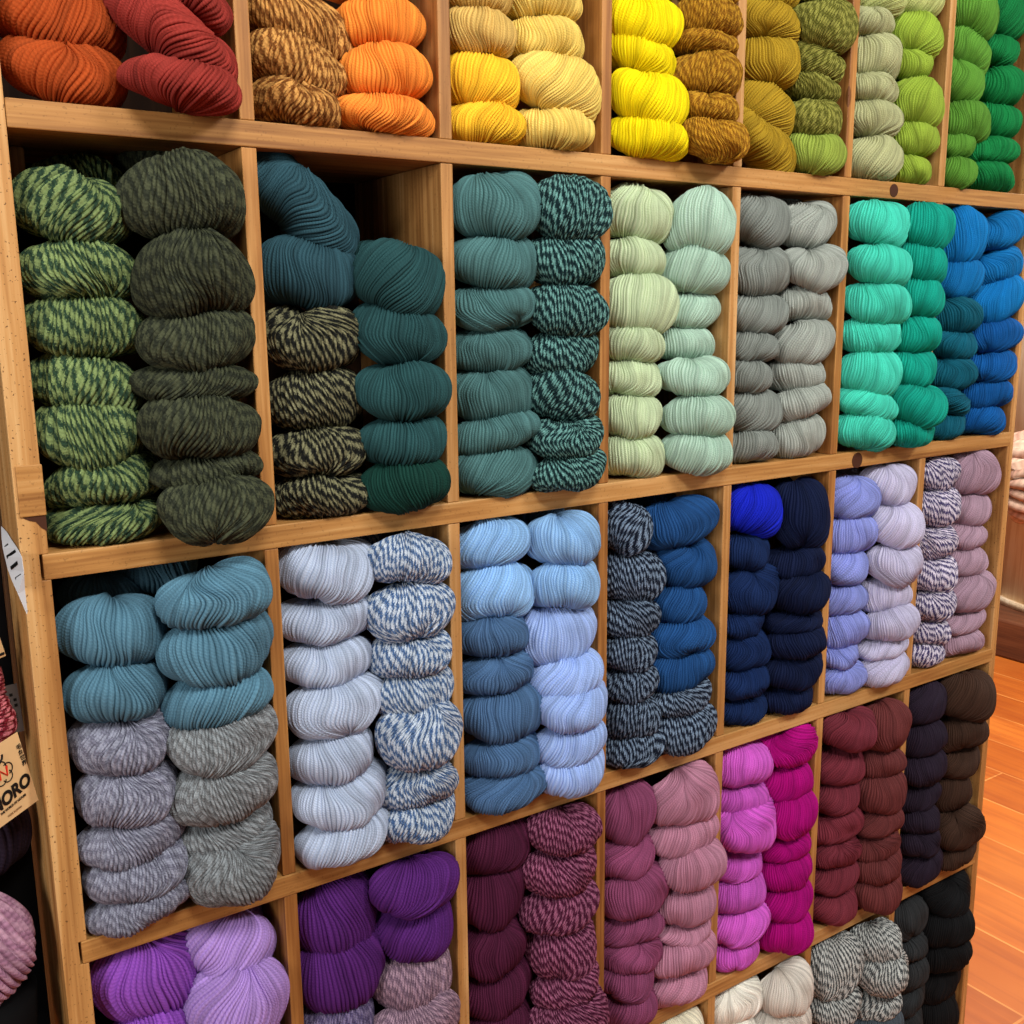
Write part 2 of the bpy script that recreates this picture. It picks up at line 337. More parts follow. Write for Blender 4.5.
# row, cubby, stack (0 left, 1 right, 2 loose at the back), place in stack, stack size, colour, x, front y, z, half width, half height, tilt
SKEINS = [
(0,0,0,0,2,'rust',0.0584,-0.0066,1.7617,0.0573,0.0282,-8,1),
(0,0,0,1,2,'rust',0.0566,-0.0126,1.7163,0.0557,0.0270,-9,1),
(0,0,1,0,3,'red',0.1491,-0.0404,1.7968,0.0658,0.0183,-25,0),
(0,0,1,1,3,'red',0.1509,-0.0458,1.7521,0.0672,0.0227,-30,1),
(0,0,1,2,3,'red',0.1509,-0.0621,1.7083,0.0578,0.0194,-5,1),
(0,1,0,0,3,'gbrown',0.2879,-0.0036,1.7906,0.0662,0.0268,-24,1),
(0,1,0,1,3,'gbrown',0.2814,-0.0161,1.7466,0.0572,0.0260,-18,1),
(0,1,0,2,3,'gbrown',0.2789,-0.0153,1.7104,0.0527,0.0215,-6,1),
(0,1,1,0,4,'orange',0.3674,-0.0034,1.8445,0.0581,0.0233,0,0),
(0,1,1,1,4,'orange',0.3781,-0.0087,1.8019,0.0552,0.0264,4,1),
(0,1,1,2,4,'orange',0.3782,-0.0210,1.7510,0.0553,0.0268,2,1),
(0,1,1,3,4,'orange',0.3739,-0.0239,1.7073,0.0597,0.0186,-4,1),
(0,2,0,0,4,'tan',0.5023,-0.0081,1.8496,0.0508,0.0221,0,0),
(0,2,0,1,4,'tan',0.5026,-0.0127,1.8075,0.0511,0.0249,-3,1),
(0,2,0,2,4,'gold',0.5063,-0.0122,1.7559,0.0550,0.0300,-5,1),
(0,2,0,3,4,'gold',0.5061,-0.0143,1.7104,0.0546,0.0220,-3,1),
(0,2,1,0,4,'straw',0.5887,-0.0127,1.8566,0.0576,0.0245,0,0),
(0,2,1,1,4,'straw',0.5897,-0.0130,1.8108,0.0581,0.0243,-2,1),
(0,2,1,2,4,'straw',0.5988,-0.0310,1.7581,0.0614,0.0325,-16,1),
(0,2,1,3,4,'straw',0.5988,-0.0238,1.7125,0.0597,0.0241,2,1),
(0,3,0,0,5,'yellow',0.7380,-0.0085,1.9041,0.0615,0.0298,0,0),
(0,3,0,1,5,'yellow',0.7380,-0.0230,1.8483,0.0616,0.0298,-4,1),
(0,3,0,2,5,'yellow',0.7380,-0.0151,1.8089,0.0631,0.0224,-14,1),
(0,3,0,3,5,'yellow',0.7380,-0.0370,1.7549,0.0619,0.0328,-8,1),
(0,3,0,4,5,'yellow',0.7380,-0.0349,1.7118,0.0617,0.0229,-5,1),
(0,3,1,0,6,'ochre',0.8282,-0.0359,1.9046,0.0552,0.0258,0,0),
(0,3,1,1,6,'ochre',0.8282,-0.0396,1.8605,0.0552,0.0226,0,1),
(0,3,1,2,6,'ochre',0.8282,-0.0321,1.8326,0.0553,0.0145,-2,1),
(0,3,1,3,6,'ochre',0.8282,-0.0390,1.7948,0.0553,0.0260,-2,1),
(0,3,1,4,6,'ochre',0.8282,-0.0409,1.7529,0.0553,0.0184,-2,1),
(0,3,1,5,6,'ochre',0.8282,-0.0604,1.7127,0.0555,0.0238,-6,1),
(0,4,0,0,5,'olivegold',0.9630,-0.0061,1.9253,0.0615,0.0251,0,0),
(0,4,0,1,5,'olivegold',0.9630,-0.0117,1.8789,0.0617,0.0262,-5,1),
(0,4,0,2,5,'olivegold',0.9630,-0.0167,1.8291,0.0616,0.0313,3,1),
(0,4,0,3,5,'olivegold',0.9620,-0.0128,1.7666,0.0623,0.0313,-16,1),
(0,4,0,4,5,'olivegold',0.9560,-0.0132,1.7231,0.0757,0.0258,-38,1),
(0,4,1,0,6,'olive',1.0532,-0.0224,1.9440,0.0552,0.0294,0,0),
(0,4,1,1,6,'olive',1.0532,-0.0381,1.8833,0.0553,0.0327,-4,1),
(0,4,1,2,6,'olive',1.0532,-0.0172,1.8376,0.0571,0.0239,-16,1),
(0,4,1,3,6,'olive',1.0532,-0.0105,1.8057,0.0557,0.0189,-8,1),
(0,4,1,4,6,'olive',1.0532,-0.0220,1.7610,0.0553,0.0269,-3,1),
(0,4,1,5,6,'moss',1.0532,-0.0284,1.7157,0.0554,0.0270,-5,1),
(0,5,0,0,6,'sagelime',1.1880,-0.0092,1.9493,0.0615,0.0271,0,0),
(0,5,0,1,6,'sage',1.1691,-0.0126,1.9073,0.0426,0.0185,0,0),
(0,5,0,2,6,'sage',1.1826,-0.0142,1.8614,0.0562,0.0316,-4,1),
(0,5,0,3,6,'sage',1.1774,-0.0165,1.8176,0.0513,0.0200,-8,1),
(0,5,0,4,6,'sage',1.1866,-0.0155,1.7766,0.0602,0.0268,-3,1),
(0,5,0,5,6,'sage',1.1880,-0.0215,1.7195,0.0615,0.0312,0,1),
(0,5,1,0,6,'sagelime',1.2782,-0.0128,1.9604,0.0552,0.0306,0,0),
(0,5,1,1,6,'lime',1.2751,-0.0186,1.9019,0.0586,0.0312,-6,1),
(0,5,1,2,6,'lime',1.2664,-0.0123,1.8604,0.0498,0.0211,-5,0),
(0,5,1,3,6,'lime',1.2782,-0.0268,1.8046,0.0554,0.0357,-6,1),
(0,5,1,4,6,'lime',1.2782,-0.0187,1.7552,0.0557,0.0256,-8,1),
(0,5,1,5,6,'lime',1.2765,-0.0152,1.7096,0.0536,0.0212,-2,0),
(0,6,0,0,6,'grass',1.4130,-0.0191,1.9540,0.0624,0.0346,-12,1),
(0,6,0,1,6,'grass',1.4130,-0.0094,1.8978,0.0640,0.0283,-18,1),
(0,6,0,2,6,'grass',1.4060,-0.0086,1.8523,0.0553,0.0324,-12,1),
(0,6,0,3,6,'grass',1.4119,-0.0165,1.7912,0.0611,0.0298,-10,1),
(0,6,0,4,6,'grass',1.3941,-0.0088,1.7535,0.0432,0.0190,-10,0),
(0,6,0,5,6,'grass',1.3934,-0.0198,1.7112,0.0419,0.0228,-3,0),
(0,6,1,0,6,'emerald',1.5172,-0.0053,1.9723,0.0693,0.0412,-4,1),
(0,6,1,1,6,'emerald',1.5000,-0.0058,1.9092,0.0520,0.0236,-3,0),
(0,6,1,2,6,'emerald',1.5077,-0.0155,1.8558,0.0597,0.0301,0,1),
(0,6,1,3,6,'emerald',1.5120,-0.0092,1.8027,0.0642,0.0273,-4,1),
(0,6,1,4,6,'emerald',1.4926,-0.0149,1.7531,0.0780,0.0208,4,1),
(0,6,1,5,6,'emerald',1.4871,-0.0142,1.7124,0.0739,0.0238,-3,1),
(1,0,0,0,7,'gmarl',0.0550,-0.0127,1.5978,0.0540,0.0312,-9,1),
(1,0,0,1,7,'gmarl',0.0550,-0.0135,1.5414,0.0536,0.0278,-4,1),
(1,0,0,2,7,'gmarl',0.0583,-0.0134,1.4906,0.0570,0.0287,-5,1),
(1,0,0,3,7,'gmarl',0.0550,-0.0068,1.4347,0.0550,0.0294,-16,1),
(1,0,0,4,7,'gmarl',0.0515,-0.0156,1.3884,0.0502,0.0345,-6,1),
(1,0,0,5,7,'gmarl',0.0619,-0.0112,1.3424,0.0609,0.0236,8,1),
(1,0,0,6,7,'gmarl',0.0612,-0.0107,1.3014,0.0598,0.0192,3,1),
(1,0,1,0,7,'dkolive',0.1475,-0.0488,1.6106,0.0610,0.0369,3,1),
(1,0,1,1,7,'dkolive',0.1508,-0.0555,1.5378,0.0578,0.0400,5,1),
(1,0,1,2,7,'dkolive',0.1508,-0.0507,1.4761,0.0580,0.0292,7,1),
(1,0,1,3,7,'dkolive',0.1475,-0.0470,1.4345,0.0610,0.0173,0,1),
(1,0,1,4,7,'dkolive',0.1475,-0.0604,1.3932,0.0612,0.0300,-5,1),
(1,0,1,5,7,'dkolive',0.1532,-0.0466,1.3489,0.0554,0.0169,4,1),
(1,0,1,6,7,'dkolive',0.1532,-0.0750,1.3124,0.0553,0.0304,3,1),
(1,1,0,0,6,'dteal',0.2822,-0.0048,1.6121,0.0796,0.0309,-40,1),
(1,1,0,1,6,'dteal',0.2880,-0.0099,1.5414,0.0617,0.0345,-6,1),
(1,1,0,2,6,'bkmarl',0.2864,-0.0153,1.4738,0.0600,0.0323,-2,1),
(1,1,0,3,6,'bkmarl',0.2870,-0.0077,1.4096,0.0605,0.0332,2,1),
(1,1,0,4,6,'bkmarl',0.2858,-0.0176,1.3525,0.0593,0.0254,0,1),
(1,1,0,5,6,'bkmarl',0.2880,-0.0166,1.3046,0.0615,0.0227,0,1),
(1,1,1,0,5,'dteal2',0.3782,-0.0437,1.5338,0.0567,0.0389,-18,1),
(1,1,1,1,5,'dteal2',0.3782,-0.0411,1.4764,0.0556,0.0315,-8,1),
(1,1,1,2,5,'dteal2',0.3782,-0.0496,1.4160,0.0552,0.0315,0,1),
(1,1,1,3,5,'dteal2',0.3782,-0.0427,1.3597,0.0554,0.0270,4,1),
(1,1,1,4,5,'dkgreen',0.3782,-0.0451,1.3111,0.0553,0.0290,4,1),
(1,2,0,0,7,'teal',0.5130,-0.0339,1.6200,0.0619,0.0356,8,1),
(1,2,0,1,7,'teal',0.5130,-0.0273,1.5574,0.0615,0.0308,0,1),
(1,2,0,2,7,'teal',0.5130,-0.0227,1.5052,0.0615,0.0245,0,1),
(1,2,0,3,7,'teal',0.5099,-0.0156,1.4564,0.0584,0.0261,2,1),
(1,2,0,4,7,'teal',0.5130,-0.0161,1.4043,0.0616,0.0336,4,1),
(1,2,0,5,7,'teal',0.5130,-0.0236,1.3594,0.0623,0.0223,10,1),
(1,2,0,6,7,'teal',0.5130,-0.0210,1.3117,0.0615,0.0298,0,1),
(1,2,1,0,7,'tealmarl',0.6032,-0.0543,1.6178,0.0553,0.0359,-4,1),
(1,2,1,1,7,'tealmarl',0.6032,-0.0436,1.5606,0.0553,0.0305,-2,1),
(1,2,1,2,7,'tealmarl',0.6032,-0.0482,1.5014,0.0554,0.0302,-5,1),
(1,2,1,3,7,'tealmarl',0.6032,-0.0330,1.4512,0.0553,0.0286,4,1),
(1,2,1,4,7,'tealmarl',0.6032,-0.0356,1.3995,0.0561,0.0321,-12,1),
(1,2,1,5,7,'tealmarl',0.6032,-0.0442,1.3454,0.0554,0.0242,5,1),
(1,2,1,6,7,'tealmarl',0.6032,-0.0487,1.3057,0.0557,0.0227,8,1),
(1,3,0,0,7,'palegreen',0.7380,-0.0096,1.6211,0.0617,0.0351,-5,1),
(1,3,0,1,7,'palegreen',0.7320,-0.0094,1.5665,0.0555,0.0260,-2,1),
(1,3,0,2,7,'palegreen',0.7380,-0.0226,1.5087,0.0616,0.0382,-4,1),
(1,3,0,3,7,'palegreen',0.7292,-0.0158,1.4592,0.0531,0.0253,-8,1),
(1,3,0,4,7,'palegreen',0.7317,-0.0084,1.4121,0.0553,0.0263,-5,1),
(1,3,0,5,7,'palegreen',0.7272,-0.0185,1.3624,0.0509,0.0284,-6,1),
(1,3,0,6,7,'palegreen',0.7338,-0.0151,1.3111,0.0575,0.0289,-5,1),
(1,3,1,0,7,'mint',0.8282,-0.0400,1.6125,0.0555,0.0410,-8,1),
(1,3,1,1,7,'mint',0.8282,-0.0280,1.5532,0.0555,0.0317,-6,1),
(1,3,1,2,7,'mint',0.8282,-0.0114,1.5013,0.0552,0.0249,0,1),
(1,3,1,3,7,'mint',0.8241,-0.0069,1.4560,0.0593,0.0236,-4,1),
(1,3,1,4,7,'mint',0.8242,-0.0370,1.4108,0.0594,0.0257,-3,1),
(1,3,1,5,7,'mint',0.8263,-0.0461,1.3595,0.0572,0.0281,0,1),
(1,3,1,6,7,'mint',0.8263,-0.0465,1.3099,0.0572,0.0279,0,1),
(1,4,0,0,7,'grey',0.9629,-0.0085,1.6215,0.0616,0.0347,-5,1),
(1,4,0,1,7,'grey',0.9615,-0.0125,1.5522,0.0602,0.0332,-4,1),
(1,4,0,2,7,'grey',0.9630,-0.0135,1.4926,0.0616,0.0268,-3,1),
(1,4,0,3,7,'grey',0.9496,-0.0135,1.4481,0.0482,0.0200,-3,1),
(1,4,0,4,7,'grey',0.9423,-0.0131,1.4067,0.0408,0.0224,-3,1),
(1,4,0,5,7,'grey',0.9623,-0.0088,1.3558,0.0609,0.0323,-3,1),
(1,4,0,6,7,'grey',0.9560,-0.0115,1.3057,0.0546,0.0236,3,1),
(1,4,1,0,7,'lgrey',1.0532,-0.0185,1.6192,0.0559,0.0299,10,1),
(1,4,1,1,7,'lgrey',1.0532,-0.0384,1.5573,0.0552,0.0305,0,1),
(1,4,1,2,7,'lgrey',1.0532,-0.0146,1.5069,0.0557,0.0246,-8,1),
(1,4,1,3,7,'lgrey',1.0532,-0.0252,1.4527,0.0561,0.0308,12,1),
(1,4,1,4,7,'lgrey',1.0510,-0.0128,1.4057,0.0531,0.0252,5,1),
(1,4,1,5,7,'lgrey',1.0532,-0.0232,1.3676,0.0576,0.0237,18,1),
(1,4,1,6,7,'lgrey',1.0532,-0.0160,1.3144,0.0556,0.0319,8,1),
(1,5,0,0,7,'aqua',1.1880,-0.0421,1.6235,0.0616,0.0329,-4,1),
(1,5,0,1,7,'aqua',1.1880,-0.0519,1.5624,0.0617,0.0306,-5,1),
(1,5,0,2,7,'aqua',1.1880,-0.0491,1.5073,0.0617,0.0319,-5,1),
(1,5,0,3,7,'aqua',1.1880,-0.0386,1.4573,0.0617,0.0272,-5,1),
(1,5,0,4,7,'aqua',1.1880,-0.0426,1.4019,0.0617,0.0361,-5,1),
(1,5,0,5,7,'aqua',1.1880,-0.0371,1.3541,0.0631,0.0237,-14,1),
(1,5,0,6,7,'aqua',1.1880,-0.0351,1.3125,0.0626,0.0283,-12,1),
(1,5,1,0,7,'jade',1.2782,-0.0580,1.6211,0.0560,0.0341,-12,1),
(1,5,1,1,7,'jade',1.2782,-0.0521,1.5675,0.0559,0.0301,-10,1),
(1,5,1,2,7,'jade',1.2782,-0.0509,1.5161,0.0556,0.0310,-8,1),
(1,5,1,3,7,'jade',1.2782,-0.0467,1.4593,0.0554,0.0288,-5,1),
(1,5,1,4,7,'jade',1.2782,-0.0457,1.4039,0.0553,0.0302,-4,1),
(1,5,1,5,7,'jade',1.2782,-0.0676,1.3486,0.0553,0.0304,-3,1),
(1,5,1,6,7,'jade',1.2782,-0.0481,1.3062,0.0557,0.0232,-8,0),
(1,6,0,0,7,'blue',1.4130,-0.0266,1.6113,0.0615,0.0446,0,1),
(1,6,0,1,7,'blue',1.4130,-0.0235,1.5470,0.0617,0.0329,5,1),
(1,6,0,2,7,'petrol',1.4130,-0.0266,1.4881,0.0616,0.0295,3,1),
(1,6,0,3,7,'petrol',1.4130,-0.0234,1.4407,0.0615,0.0251,-2,1),
(1,6,0,4,7,'petrol',1.4130,-0.0238,1.3920,0.0617,0.0275,-5,1),
(1,6,0,5,7,'petrol',1.4130,-0.0184,1.3466,0.0632,0.0203,-14,0),
(1,6,0,6,7,'petrol',1.4125,-0.0151,1.3039,0.0611,0.0216,4,0),
(1,6,1,0,7,'blue',1.5172,-0.0281,1.6256,0.0713,0.0258,15,1),
(1,6,1,1,7,'blue',1.5172,-0.0267,1.5668,0.0704,0.0287,12,1),
(1,6,1,2,7,'blue',1.5172,-0.0349,1.5136,0.0699,0.0372,10,1),
(1,6,1,3,7,'sblue',1.5172,-0.0332,1.4526,0.0692,0.0282,2,1),
(1,6,1,4,7,'sblue',1.5172,-0.0324,1.4009,0.0692,0.0260,2,1),
(1,6,1,5,7,'sblue',1.5172,-0.0256,1.3533,0.0692,0.0256,0,1),
(1,6,1,6,7,'sblue',1.5157,-0.0199,1.3087,0.0679,0.0265,-4,1),
(2,0,0,0,7,'steel',0.0570,-0.0165,1.1900,0.0557,0.0334,-5,1),
(2,0,0,1,7,'steel',0.0544,-0.0230,1.1303,0.0529,0.0294,0,1),
(2,0,0,2,7,'lavgrey',0.0572,-0.0223,1.0734,0.0561,0.0298,8,1),
(2,0,0,3,7,'lavgrey',0.0556,-0.0279,1.0201,0.0542,0.0324,4,1),
(2,0,0,4,7,'lavgrey',0.0560,-0.0278,0.9719,0.0549,0.0262,8,1),
(2,0,0,5,7,'lavgrey',0.0594,-0.0330,0.9346,0.0586,0.0251,10,1),
(2,0,0,6,7,'lavgrey',0.0565,-0.0350,0.9005,0.0561,0.0195,12,1),
(2,0,1,0,7,'steel',0.1495,-0.0631,1.2216,0.0594,0.0278,8,1),
(2,0,1,1,7,'steel',0.1495,-0.0534,1.1642,0.0593,0.0361,8,1),
(2,0,1,2,7,'steel',0.1497,-0.0483,1.1104,0.0590,0.0278,6,1),
(2,0,1,3,7,'ggrey',0.1497,-0.0502,1.0631,0.0590,0.0322,6,1),
(2,0,1,4,7,'ggrey',0.1485,-0.0483,1.0079,0.0601,0.0341,4,1),
(2,0,1,5,7,'ggrey',0.1484,-0.0311,0.9500,0.0593,0.0275,8,1),
(2,0,1,6,7,'ggrey',0.1519,-0.0503,0.9169,0.0576,0.0373,14,1),
(2,1,0,0,7,'ice',0.2880,-0.0239,1.2182,0.0617,0.0316,-6,1),
(2,1,0,1,7,'ice',0.2869,-0.0157,1.1635,0.0604,0.0259,0,1),
(2,1,0,2,7,'ice',0.2836,-0.0194,1.1135,0.0571,0.0262,0,1),
(2,1,0,3,7,'ice',0.2880,-0.0325,1.0631,0.0616,0.0309,4,1),
(2,1,0,4,7,'ice',0.2805,-0.0307,1.0053,0.0541,0.0315,4,1),
(2,1,0,5,7,'ice',0.2872,-0.0378,0.9536,0.0610,0.0304,6,1),
(2,1,0,6,7,'ice',0.2880,-0.0388,0.9067,0.0623,0.0269,10,1),
(2,1,1,0,7,'bwmarl',0.3782,-0.0439,1.2230,0.0557,0.0266,-8,1),
(2,1,1,1,7,'bwmarl',0.3782,-0.0459,1.1635,0.0553,0.0329,3,1),
(2,1,1,2,7,'bwmarl',0.3782,-0.0437,1.1101,0.0554,0.0237,4,1),
(2,1,1,3,7,'bwmarl',0.3782,-0.0441,1.0637,0.0553,0.0278,3,1),
(2,1,1,4,7,'bwmarl',0.3782,-0.0633,1.0164,0.0552,0.0397,0,1),
(2,1,1,5,7,'bwmarl',0.3782,-0.0467,0.9507,0.0553,0.0263,-2,1),
(2,1,1,6,7,'bwmarl',0.3782,-0.0449,0.9062,0.0554,0.0278,5,1),
(2,2,0,0,7,'sky',0.5079,-0.0162,1.2210,0.0566,0.0289,6,1),
(2,2,0,1,7,'sky',0.5125,-0.0188,1.1591,0.0611,0.0368,-3,1),
(2,2,0,2,7,'slate',0.5033,-0.0248,1.1062,0.0518,0.0262,0,1),
(2,2,0,3,7,'slate',0.5059,-0.0263,1.0565,0.0544,0.0253,2,1),
(2,2,0,4,7,'slate',0.5130,-0.0341,1.0017,0.0616,0.0335,-3,1),
(2,2,0,5,7,'slate',0.5098,-0.0331,0.9485,0.0583,0.0273,3,1),
(2,2,0,6,7,'slate',0.5130,-0.0379,0.9045,0.0616,0.0261,4,1),
(2,2,1,0,7,'sky',0.6032,-0.0396,1.2162,0.0552,0.0314,0,1),
(2,2,1,1,7,'sky',0.6032,-0.0402,1.1590,0.0553,0.0319,-3,1),
(2,2,1,2,7,'peri',0.5984,-0.0296,1.0907,0.0601,0.0394,3,1),
(2,2,1,3,7,'peri',0.6032,-0.0458,1.0369,0.0555,0.0292,6,1),
(2,2,1,4,7,'peri',0.6032,-0.0567,0.9988,0.0555,0.0301,6,1),
(2,2,1,5,7,'peri',0.6032,-0.0531,0.9481,0.0557,0.0274,8,1),
(2,2,1,6,7,'peri',0.6032,-0.0515,0.9089,0.0556,0.0301,8,1),
(2,3,0,0,7,'nvmarl',0.7193,-0.0174,1.2124,0.0438,0.0329,-18,1),
(2,3,0,1,7,'nvmarl',0.7339,-0.0155,1.1440,0.0576,0.0355,-5,1),
(2,3,0,2,7,'nvmarl',0.7259,-0.0204,1.0879,0.0494,0.0266,-4,1),
(2,3,0,3,7,'nvmarl',0.7211,-0.0246,1.0406,0.0447,0.0262,-4,1),
(2,3,0,4,7,'nvmarl',0.7230,-0.0262,0.9960,0.0465,0.0237,2,1),
(2,3,0,5,7,'nvmarl',0.7266,-0.0268,0.9464,0.0501,0.0307,0,1),
(2,3,0,6,7,'nvmarl',0.7274,-0.0306,0.9032,0.0512,0.0246,6,1),
(2,3,1,0,7,'denim',0.8118,-0.0233,1.2109,0.0720,0.0309,6,1),
(2,3,1,1,7,'denim',0.8264,-0.0240,1.1489,0.0572,0.0308,4,1),
(2,3,1,2,7,'denim',0.8144,-0.0230,1.0946,0.0451,0.0275,3,1),
(2,3,1,3,7,'denim',0.8168,-0.0272,1.0452,0.0637,0.0263,3,1),
(2,3,1,4,7,'denim',0.8138,-0.0281,0.9985,0.0663,0.0281,3,1),
(2,3,1,5,7,'nvmarl',0.8124,-0.0316,0.9571,0.0578,0.0227,5,1),
(2,3,1,6,7,'nvmarl',0.8171,-0.0384,0.9110,0.0609,0.0326,5,1),
(2,4,0,0,7,'royal',0.9630,-0.0174,1.2104,0.0627,0.0375,-14,1),
(2,4,0,1,7,'navy',0.9513,-0.0112,1.1477,0.0498,0.0249,0,1),
(2,4,0,2,7,'navy',0.9630,-0.0182,1.0868,0.0615,0.0355,0,1),
(2,4,0,3,7,'navy',0.9481,-0.0096,1.0384,0.0466,0.0193,0,0),
(2,4,0,4,7,'navy',0.9579,-0.0090,0.9954,0.0565,0.0307,3,1),
(2,4,0,5,7,'navy',0.9573,-0.0125,0.9448,0.0559,0.0236,4,1),
(2,4,0,6,7,'navy',0.9591,-0.0060,0.8997,0.0577,0.0213,4,1),
(2,4,1,0,7,'dknavy',1.0532,-0.0338,1.1956,0.0553,0.0524,-3,1),
(2,4,1,1,7,'dknavy',1.0532,-0.0271,1.1208,0.0553,0.0258,2,1),
(2,4,1,2,7,'dknavy',1.0532,-0.0432,1.0761,0.0553,0.0298,4,1),
(2,4,1,3,7,'dknavy',1.0504,-0.0298,1.0289,0.0582,0.0170,4,0),
(2,4,1,4,7,'dknavy',1.0504,-0.0414,0.9974,0.0582,0.0229,4,1),
(2,4,1,5,7,'dknavy',1.0504,-0.0346,0.9509,0.0582,0.0292,4,1),
(2,4,1,6,7,'dknavy',1.0498,-0.0220,0.9012,0.0552,0.0228,4,1),
(2,5,0,0,7,'wisteria',1.1880,-0.0165,1.2030,0.0619,0.0331,-8,1),
(2,5,0,1,7,'wisteria',1.1880,-0.0129,1.1453,0.0617,0.0325,-5,1),
(2,5,0,2,7,'wisteria',1.1847,-0.0092,1.0913,0.0583,0.0290,-3,1),
(2,5,0,3,7,'wisteria',1.1855,-0.0061,1.0369,0.0590,0.0261,0,1),
(2,5,0,4,7,'wisteria',1.1880,-0.0105,0.9848,0.0615,0.0299,0,1),
(2,5,0,5,7,'wisteria',1.1745,-0.0123,0.9443,0.0480,0.0186,3,0),
(2,5,0,6,7,'wisteria',1.1822,-0.0155,0.9049,0.0558,0.0266,4,1),
(2,5,1,0,7,'lilac',1.2782,-0.0237,1.2164,0.0553,0.0336,-3,1),
(2,5,1,1,7,'lilac',1.2782,-0.0418,1.1512,0.0552,0.0359,0,1),
(2,5,1,2,7,'lilac',1.2780,-0.0450,1.0872,0.0555,0.0321,0,1),
(2,5,1,3,7,'lilac',1.2782,-0.0246,1.0317,0.0552,0.0294,0,1),
(2,5,1,4,7,'lilac',1.2782,-0.0450,0.9891,0.0558,0.0275,9,1),
(2,5,1,5,7,'lilac',1.2713,-0.0285,0.9435,0.0556,0.0188,4,0),
(2,5,1,6,7,'lilac',1.2747,-0.0315,0.9057,0.0590,0.0272,5,1),
(2,6,0,0,7,'pumarl',1.4087,-0.0124,1.2223,0.0573,0.0280,-3,1),
(2,6,0,1,7,'pumarl',1.4130,-0.0168,1.1635,0.0615,0.0324,0,1),
(2,6,0,2,7,'pumarl',1.4130,-0.0143,1.1014,0.0615,0.0293,0,1),
(2,6,0,3,7,'pumarl',1.4130,-0.0208,1.0455,0.0615,0.0296,0,1),
(2,6,0,4,7,'pumarl',1.4130,-0.0215,0.9907,0.0615,0.0273,0,1),
(2,6,0,5,7,'pumarl',1.4130,-0.0139,0.9414,0.0617,0.0234,-5,0),
(2,6,0,6,7,'pumarl',1.4051,-0.0100,0.9017,0.0536,0.0236,0,0),
(2,6,1,0,7,'mauve',1.5172,-0.0158,1.2110,0.0693,0.0385,-5,1),
(2,6,1,1,7,'mauve',1.5148,-0.0086,1.1461,0.0670,0.0304,-5,1),
(2,6,1,2,7,'mauve',1.5061,-0.0116,1.0994,0.0585,0.0234,-8,0),
(2,6,1,3,7,'mauve',1.5079,-0.0119,1.0532,0.0599,0.0286,0,0),
(2,6,1,4,7,'mauve',1.5172,-0.0250,0.9979,0.0693,0.0335,4,1),
(2,6,1,5,7,'mauve',1.5146,-0.0130,0.9422,0.0666,0.0216,2,0),
(2,6,1,6,7,'mauve',1.5172,-0.0104,0.9006,0.0692,0.0225,0,0),
(3,0,0,0,6,'violet',0.0621,-0.0037,0.7973,0.0612,0.0475,12,1),
(3,0,0,1,6,'violet',0.0579,-0.0140,0.7213,0.0569,0.0431,12,0),
(3,0,0,2,6,'violet',0.0565,-0.0102,0.6516,0.0520,0.0270,-0.0222,0),
(3,0,0,3,6,'violet',0.0574,-0.0155,0.5986,0.0520,0.0270,2.91,0),
(3,0,0,4,6,'violet',0.0579,-0.0158,0.5456,0.0520,0.0270,-0.138,0),
(3,0,0,5,6,'violet',0.0556,-0.0131,0.4926,0.0520,0.0270,-0.339,0),
(3,0,1,0,7,'lavender',0.1517,-0.0099,0.7992,0.0578,0.0351,-28,1),
(3,0,1,1,7,'lavender',0.1504,-0.0383,0.7422,0.0585,0.0474,-12,1),
(3,0,1,2,7,'lavender',0.1524,-0.0422,0.6719,0.0520,0.0233,0.195,0),
(3,0,1,3,7,'lavender',0.1490,-0.0348,0.6262,0.0520,0.0233,1.69,0),
(3,0,1,4,7,'lavender',0.1489,-0.0402,0.5804,0.0520,0.0233,-2.07,0),
(3,0,1,5,7,'lavender',0.1533,-0.0400,0.5347,0.0520,0.0233,0.648,0),
(3,0,1,6,7,'lavender',0.1503,-0.0371,0.4889,0.0520,0.0233,0.623,0),
(3,1,0,0,6,'purple',0.2834,-0.0054,0.7873,0.0572,0.0522,14,1),
(3,1,0,1,6,'purple',0.2853,-0.0152,0.7220,0.0595,0.0491,16,1),
(3,1,0,2,6,'greypurple',0.2773,-0.0124,0.6450,0.0508,0.0401,5,0),
(3,1,0,3,6,'greypurple',0.2761,-0.0121,0.5817,0.0508,0.0236,-0.983,0),
(3,1,0,4,6,'greypurple',0.2760,-0.0122,0.5355,0.0508,0.0236,-0.214,0),
(3,1,0,5,6,'greypurple',0.2764,-0.0104,0.4892,0.0508,0.0236,0.545,0),
(3,1,1,0,6,'purple',0.3759,-0.0449,0.8159,0.0576,0.0305,3,1),
(3,1,1,1,6,'purple',0.3778,-0.0289,0.7467,0.0558,0.0362,4,1),
(3,1,1,2,6,'mauvemarl',0.3778,-0.0237,0.6792,0.0558,0.0418,6,1),
(3,1,1,3,6,'mauvemarl',0.3698,-0.0407,0.6207,0.0639,0.0398,6,0),
(3,1,1,4,6,'mauvemarl',0.3721,-0.0404,0.5522,0.0520,0.0293,-2.91,0),
(3,1,1,5,6,'mauvemarl',0.3714,-0.0413,0.4948,0.0520,0.0293,0.454,0),
(3,2,0,0,6,'plum',0.5127,-0.0057,0.8088,0.0615,0.0350,6,1),
(3,2,0,1,6,'plum',0.5052,-0.0083,0.7402,0.0537,0.0431,0,1),
(3,2,0,2,6,'plum',0.5036,-0.0116,0.6655,0.0521,0.0373,0,1),
(3,2,0,3,6,'plum',0.5107,-0.0091,0.5991,0.0596,0.0305,8,1),
(3,2,0,4,6,'plum',0.5059,-0.0161,0.5391,0.0544,0.0385,3,0),
